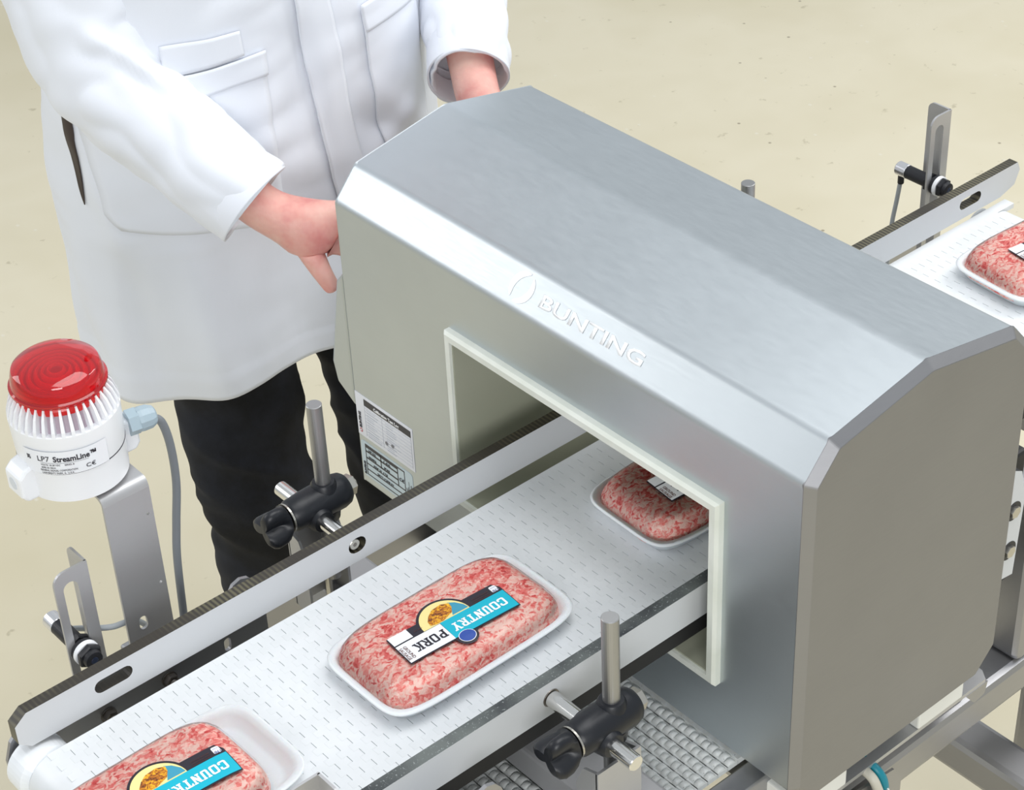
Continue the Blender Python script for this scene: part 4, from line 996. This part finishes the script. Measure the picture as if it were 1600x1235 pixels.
hand((1.046, 0.510, 1.083), (1.082, 0.468, 1.060), [(1.112, 0.452, 1.078), (1.116, 0.448, 1.062), (1.116, 0.446, 1.046), (1.110, 0.445, 1.030)],
     [(1.180, 0.428, 1.066), (1.188, 0.430, 1.045), (1.184, 0.432, 1.024), (1.168, 0.436, 1.004)], [(1.074, 0.462, 1.035), (1.078, 0.446, 1.010), (1.086, 0.440, 0.988)], 0.0275, elR)
shL = jt((1.35, 0.74, 1.41), 0.05, uc); elL0 = jt((1.425, 0.705, 1.33), 0.040, shL); elL = jt((1.440, 0.655, 1.25), 0.036, elL0)
hand((1.345, 0.490, 1.138), (1.315, 0.445, 1.118), [(1.300, 0.428, 1.128), (1.305, 0.424, 1.110), (1.312, 0.422, 1.095), (1.322, 0.424, 1.080)],
     [(1.255, 0.412, 1.105), (1.262, 0.412, 1.080), (1.275, 0.414, 1.062), (1.292, 0.417, 1.050)], [(1.330, 0.432, 1.088), (1.318, 0.424, 1.060), (1.305, 0.420, 1.040)], 0.0285, elL)
for (hx, kx, ky, ax, ay) in ((1.10, 1.082, 0.675, 1.165, 0.78), (1.29, 1.318, 0.675, 1.43, 0.79)):
    h = jt((hx, 0.745, 0.86), 0.085, pel); k_ = jt((kx, ky, 0.52), 0.055, h); a = jt((ax, ay, 0.11), 0.04, k_); jt((ax, ay-0.11, 0.05), 0.035, a)
me = bpy.data.meshes.new('body'); me.from_pydata([p for p, r, q in J], [(q, i) for i, (p, r, q) in enumerate(J) if q is not None], [])
o = bpy.data.objects.new('body', me); COL.objects.link(o)
sk = o.modifiers.new('skin', 'SKIN'); 
if not me.skin_vertices: me.skin_vertices.new() if hasattr(me.skin_vertices, 'new') else None
for i, (p, r, q) in enumerate(J):
    sv = me.skin_vertices[0].data[i]; sv.radius = (r, r); sv.use_root = (i == 0)
sk.use_smooth_shade = True
ss = o.modifiers.new('sub', 'SUBSURF'); ss.levels = 2; ss.render_levels = 2
dg = bpy.context.evaluated_depsgraph_get(); me2 = bpy.data.meshes.new_from_object(o.evaluated_get(dg)); bpy.data.objects.remove(o)
bod = finish('body', me2, SKIN, person, smooth=True)
# face and hair (above the frame)
def blob(name, c, r, m, par, seg=24, flat=None):
    vs = []; fs = []
    for j in range(13):
        t = PI*j/12
        for k in range(seg):
            a = 2*PI*k/seg; p = Vector((math.sin(t)*math.cos(a)*r[0], math.sin(t)*math.sin(a)*r[1], math.cos(t)*r[2]))
            if flat and p.y < flat[0] and p.z < flat[1]: p.y = flat[0]+(p.y-flat[0])*0.15
            vs.append(Vector(c)+p)
    for j in range(12):
        for k in range(seg): fs.append((j*seg+k, j*seg+(k+1) % seg, (j+1)*seg+(k+1) % seg, (j+1)*seg+k))
    return MB().add(vs, fs).build(name, m, par, smooth=True)
blob('hair', (1.19, 0.672, 1.70), (0.088, 0.100, 0.082), HAIR, person, flat=(-0.02, 0.035))
for sx in (-0.030, 0.030):
    eye = blob('eye', (1.19+sx, 0.570, 1.640), (0.011, 0.007, 0.0065), PRINT_PW, person); blob('iris', (1.19+sx, 0.5645, 1.638), (0.0050, 0.0025, 0.0050), LEATHER, eye); blob('eyebrow', (1.19+sx, 0.566, 1.658), (0.015, 0.005, 0.0025), HAIR, person)
for sx in (-0.085, 0.085): blob('ear', (1.19+sx, 0.66, 1.63), (0.008, 0.018, 0.030), SKIN, person)
blob('mouth', (1.19, 0.572, 1.580), (0.024, 0.008, 0.006), mat('lip_skin', srgb(176, 92, 90), 0.5), person)

def interp(keys, t):
    for i in range(len(keys)-1):
        a, b = keys[i], keys[i+1]
        if a[0] <= t <= b[0]:
            u = (t-a[0])/(b[0]-a[0]); u = u*u*(3-2*u)
            return [x+(y-x)*u for x, y in zip(a[1:], b[1:])]
    return list(keys[0][1:]) if t < keys[0][0] else list(keys[-1][1:])
def ridge(p, a, b, w_, amp):
    a = Vector(a); b = Vector(b); d = b-a; t = max(0, min(1, (p-a).dot(d)/d.length_squared)); q = (p-(a+d*t)).length
    e_ = min(1, 4*t*(1-t)+0.15)
    return amp*e_*math.exp(-(q/w_)**2)
# --- coat body: lofted, with drape folds
HEMZ = 0.795
keys = [(HEMZ, 1.196, 0.740, 0.262, 0.172), (0.90, 1.190, 0.742, 0.262, 0.170), (1.02, 1.182, 0.742, 0.256, 0.168), (1.12, 1.178, 0.738, 0.248, 0.162), (1.22, 1.180, 0.730, 0.242, 0.158), (1.33, 1.186, 0.722, 0.232, 0.150), (1.42, 1.19, 0.722, 0.205, 0.125), (1.47, 1.19, 0.715, 0.150, 0.105), (1.515, 1.19, 0.705, 0.072, 0.076)]
cf = [((1.19, .56, 1.30), (1.10, .57, .95), .020, -.006), ((1.165, .57, 1.26), (1.205, .57, .97), .010, -.007), ((1.25, .57, 1.14), (1.36, .60, 1.02), .016, .007), ((1.22, .57, 1.10), (1.32, .58, 1.06), .012, -.005),
      ((1.22, .57, 1.02), (1.34, .6, 1.11), .014, .006), ((1.00, .60, 1.02), (1.02, .6, .80), .022, .008), ((1.10, .57, 1.0), (1.13, .57, .80), .020, -.007), ((1.06, .58, .98), (1.07, .58, .80), .014, .006), ((.95, .66, 1.0), (.965, .66, .80), .016, -.006),
      ((.93, .72, 1.20), (.96, .66, .98), .014, .006), ((1.17, .57, .96), (1.20, .57, .80), .016, .006), ((1.26, .58, .95), (1.27, .58, .80), .018, -.006)]
NS, NR = 220, 120; rs = []
for j in range(NR):
    z = HEMZ+(1.515-HEMZ)*j/(NR-1); cx, cy, a, b = interp(keys, z); ring = []
    for k in range(NS):
        th = 2*PI*k/NS; x, y = sel(a, b, th, 2.25); n_ = Vector((x/a/a, y/b/b, 0)).normalized()
        p = Vector((cx+x, cy+y, z))
        low = max(0, (1.02-z)/0.22)
        d = 0.010*noise.noise(Vector((p.x*5.5, p.y*5.5, z*1.6)))+0.0060*noise.noise(Vector((p.x*16, p.y*16, z*7+3)))
        d += low*0.008*math.sin(th*9+z*3+2*noise.noise(Vector((th*2, z*2, 1))))
        d += 0.004*abs(noise.noise(Vector((p.x*9+4, p.y*9, z*22))))*(1 if z > 1.0 else 0.3)
        for f_ in cf: d += ridge(p, f_[0], f_[1], f_[2], f_[3])
        if z < HEMZ+0.032: d += 0.0014
        zz = z+ (0.012*math.sin(th*3+0.5)*max(0, 1-(z-HEMZ)/0.1))
        ring.append(p+n_*d+Vector((0, 0, zz-z)))
    rs.append(ring)
inner = [[Vector((cx_, cy_, p.z-0.0))+(Vector((p.x, p.y, 0))-Vector((cx_, cy_, 0)))*0.90 for p in rs[0]] for cx_, cy_ in ((1.196, 0.74),)][0]
inner_up = [Vector((p.x, p.y, p.z+0.20)) for p in inner]
coat = MB().rings([inner_up, inner]+rs).build('lab_coat', COAT, person, smooth=True)
bmc = bmesh.new(); bmc.from_mesh(coat.data); BV = BVHTree.FromBMesh(bmc); bmc.free(); CO = worigin(person)
def patch(name, c4, d, off, m, par, nu=24, nv=30, thick=0.002, rad=0.0, shape=None):
    """c4: TL, TR, BR, BL corners; projected along d onto the coat"""
    d = Vector(d).normalized(); TL_, TR_, BR_, BL_ = [Vector(c) for c in c4]; g = []
    for j in range(nv+1):
        row = []
        for i in range(nu+1):
            u, v_ = i/nu, j/nv
            if shape: u = 0.5+(u-0.5)*shape(v_)
            p = (TL_*(1-u)+TR_*u)*(1-v_)+(BL_*(1-u)+BR_*u)*v_
            if rad and v_ > 1-rad:      # soften the lower corners
                q = (v_-(1-rad))/rad; sh = 0.10*q*q; u2 = 0.5+(u-0.5)*(1-sh); p = (TL_*(1-u2)+TR_*u2)*(1-v_)+(BL_*(1-u2)+BR_*u2)*v_
            h, n_, _, _ = BV.ray_cast(p-d*0.6-CO, d)
            if h is None:
                h, n_, _, _ = BV.find_nearest((Vector((p.x, 0.69, p.z)) if d.y > 0.5 else Vector((0.93, p.y, p.z)))-CO); row.append(h+CO+n_*off)
            else: row.append(h+CO-d*off*0.5+n_*off*0.6*(1 if n_.dot(d) < 0 else -1))
        g.append(row)
    # smooth so the patch lies flat like cloth
    vs = [p for r in g for p in r]; w_ = nu+1
    fs = [(j*w_+i, j*w_+i+1, (j+1)*w_+i+1, (j+1)*w_+i) for j in range(nv) for i in range(nu)]
    me = MB().add(vs, fs).mesh(name, recalc=False)
    o = finish(name, me, m, par, smooth=True); sm = o.modifiers.new('s', 'SOLIDIFY'); sm.thickness = thick; sm.offset = 0
    return o
FY = (0, 1, 0)
patch('patch_pocket', [(0.935, 0, 1.215), (1.117, 0, 1.226), (1.118, 0, 1.012), (0.938, 0, 1.036)], FY, 0.0028, COAT, coat, rad=0.12)
patch('pocket_band', [(0.935, 0, 1.219), (1.118, 0, 1.230), (1.118, 0, 1.200), (0.935, 0, 1.190)], FY, 0.0042, COAT, coat, nv=8)
patch('pen_pocket', [(1.005, 0, 1.262), (1.090, 0, 1.262), (1.092, 0, 1.232), (1.005, 0, 1.225)], FY, 0.0040, COAT, coat, nv=8)
patch('patch_pocket', [(1.250, 0, 1.236), (1.345, 0, 1.246), (1.352, 0, 1.040), (1.268, 0, 1.040)], FY, 0.0028, COAT, coat, rad=0.12)
patch('pocket_band', [(1.249, 0, 1.240), (1.345, 0, 1.250), (1.346, 0, 1.215), (1.254, 0, 1.205)], FY, 0.0042, COAT, coat, nv=8)
patch('front_placket', [(1.146, 0, 1.42), (1.190, 0, 1.42), (1.258, 0, 0.803), (1.214, 0, 0.803)], FY, 0.0045, COAT, coat, nu=10, nv=60, thick=0.003)
def lens_shape(v_): return max(0.02, math.sin(PI*min(1, max(0, v_))))**0.8
patch('side_slit', [(0, 0.722, 1.215), (0, 0.700, 1.215), (0, 0.694, 1.055), (0, 0.712, 1.055)], (1, 0, 0), 0.0015, LEATHER, coat, nu=8, nv=24, thick=0.001, shape=lens_shape)
# sleeves and cuffs
def sleeve(path, folds, seed):
    pts = []; 
    K = [Vector(p[:3]) for p in path]; Rr = [p[3] for p in path]
    for i in range(len(K)-1):
        p0, p1, p2, p3 = K[max(i-1, 0)], K[i], K[i+1], K[min(i+2, len(K)-1)]
        for k in range(16):
            u = k/16; pts.append((0.5*((2*p1)+(-p0+p2)*u+(2*p0-5*p1+4*p2-p3)*u*u+(-p0+3*p1-3*p2+p3)*u**3), Rr[i]+(Rr[i+1]-Rr[i])*u))
    pts.append((K[-1], Rr[-1])); n = len(pts); up = Vector((0, 0, 1)); rs = []; NS = 96
    for i, (p, r) in enumerate(pts):
        t = (pts[min(i+1, n-1)][0]-pts[max(i-1, 0)][0]).normalized(); up = (up-t*up.dot(t)).normalized(); q = t.cross(up); ring = []
        for k in range(NS):
            a = 2*PI*k/NS; nrm = up*math.cos(a)+q*math.sin(a); w_ = p+nrm*r
            d = 0.008*noise.noise(w_*10+Vector((seed, 0, 0)))+0.003*noise.noise(w_*26)+0.009*(abs(noise.noise(Vector((i*0.11+seed, math.cos(a)*1.3, math.sin(a)*1.3))))-0.2)
            for f_ in folds: d += ridge(w_, f_[0], f_[1], f_[2], f_[3])
            ring.append(w_+nrm*d)
        rs.append(ring)
    e = pts[-1]; t = (pts[-1][0]-pts[-2][0]).normalized()
    inn = [[e[0]+(p-e[0])*0.93-t*dd for p in rs[-1]] for dd in (0.0, 0.05)]
    return MB().rings(rs+inn).build('sleeve', COAT, coat, smooth=True), e[0], t, up, e[1]
def cuff(c, t, up, r, L=0.045, rx=1.0, ry=1.0):
    q = t.cross(up); rs = []
    for (dd, rr) in ((-L, r*0.99), (-L+0.002, r*1.035), (-0.002, r*1.06), (0.0, r*1.055), (-0.001, r*1.0), (-0.03, r*0.95)):
        rs.append([c+t*(dd+0.0025*math.sin(2*2*PI*k/64))+(up*math.cos(2*PI*k/64)*rx+q*math.sin(2*PI*k/64)*ry)*rr for k in range(64)])
    return MB().rings(rs, cap=False).build('cuff', COAT, coat, smooth=True)
sl, c_, t_, up_, r_ = sleeve([(1.09, 0.735, 1.435, 0.056), (1.03, 0.745, 1.425, 0.072), (0.992, 0.730, 1.36, 0.086), (0.972, 0.700, 1.270, 0.080), (0.976, 0.655, 1.205, 0.068), (1.004, 0.590, 1.150, 0.058), (1.043, 0.518, 1.088, 0.051)],
    [((.93, .65, 1.30), (1.00, .58, 1.22), .011, .011), ((.95, .62, 1.27), (1.02, .56, 1.16), .009, -.010), ((.96, .60, 1.20), (1.03, .54, 1.13), .008, .008), ((.93, .69, 1.19), (.98, .6, 1.13), .010, .007), ((.92, .68, 1.24), (.97, .61, 1.17), .009, -.005)], 3.0)
cuff(c_, t_, up_, r_*1.0)
sl, c_, t_, up_, r_ = sleeve([(1.29, 0.735, 1.435, 0.056), (1.355, 0.745, 1.425, 0.070), (1.415, 0.720, 1.36, 0.070), (1.452, 0.672, 1.27, 0.062), (1.432, 0.620, 1.215, 0.056), (1.385, 0.553, 1.168, 0.053), (1.345, 0.502, 1.140, 0.046)],
    [((1.40, .60, 1.26), (1.44, .60, 1.2), .010, .006), ((1.36, .58, 1.21), (1.43, .58, 1.2), .008, -.005)], 9.0)
cuff(c_, t_, up_, r_*1.0)
mb = MB(); rs = []
for (z, r, y) in ((1.497, 0.085, 0.705), (1.525, 0.072, 0.705), (1.528, 0.066, 0.705), (1.490, 0.100, 0.705), (1.486, 0.103, 0.705)):
    rs.append([(1.19+r*math.cos(2*PI*k/48)*1.05, y+r*math.sin(2*PI*k/48)-(1.53-z)*0.25*max(0, -math.sin(2*PI*k/48)), z) for k in range(48)])
mb.rings(rs, cap=False).build('collar', COAT, coat, smooth=True)
# --- jeans
def leg(path):
    pts = []; K = [Vector(p[:3]) for p in path]; Rr = [p[3] for p in path]
    for i in range(len(K)-1):
        for k in range(22):
            u = k/22; s_ = u*u*(3-2*u); pts.append((K[i].lerp(K[i+1], u), Rr[i]+(Rr[i+1]-Rr[i])*s_))
    pts.append((K[-1], Rr[-1])); rs = []
    for i, (p, r) in enumerate(pts):
        ring = []
        for k in range(80):
            a = 2*PI*k/80; nrm = Vector((math.cos(a), math.sin(a), 0)); w_ = p+nrm*r
            kn = math.exp(-((p.z-0.60)/0.16)**2)+0.6*math.exp(-((p.z-0.22)/0.12)**2)
            d = 0.006*noise.noise(w_*9)+kn*0.013*(0.25-abs(noise.noise(Vector((w_.x*7, w_.y*7, w_.z*20+w_.x*9)))))+0.003*noise.noise(w_*24)
            ring.append(w_+nrm*d)
        rs.append(ring)
    return MB().rings(rs).build('jeans_leg', JEANS, jeans, smooth=True)
jeans = MB().rings([[(1.19+0.19*math.cos(2*PI*k/48)*s_, 0.75+0.13*math.sin(2*PI*k/48)*s_, z) for k in range(48)] for z, s_ in ((0.80, 0.92), (0.86, 1.0), (0.96, 1.02), (1.05, 0.93))]).build('jeans', JEANS, person, smooth=True)
leg([(1.105, 0.745, 0.88, 0.098), (1.095, 0.705, 0.70, 0.082), (1.088, 0.675, 0.55, 0.074), (1.115, 0.715, 0.36, 0.072), (1.160, 0.770, 0.15, 0.066), (1.170, 0.780, 0.07, 0.068)])
leg([(1.285, 0.745, 0.88, 0.098), (1.318, 0.705, 0.66, 0.080), (1.322, 0.680, 0.52, 0.074), (1.360, 0.715, 0.36, 0.072), (1.425, 0.780, 0.15, 0.066), (1.435, 0.790, 0.07, 0.068)])
for ax, ay in ((1.170, 0.775), (1.435, 0.785)):
    rs = []
    for (dy, hw, h) in ((0.07, 0.022, 0.05), (0.055, 0.036, 0.07), (0.0, 0.040, 0.085), (-0.06, 0.042, 0.07), (-0.12, 0.048, 0.055), (-0.17, 0.044, 0.045), (-0.20, 0.026, 0.035)):
        rs.append([(ax+hw*math.cos(2*PI*k/24), ay+dy, max(0.001, h/2+h/2*math.sin(2*PI*k/24))) for k in range(24)])
    MB().rings(rs).build('shoe', LEATHER, person, smooth=True)
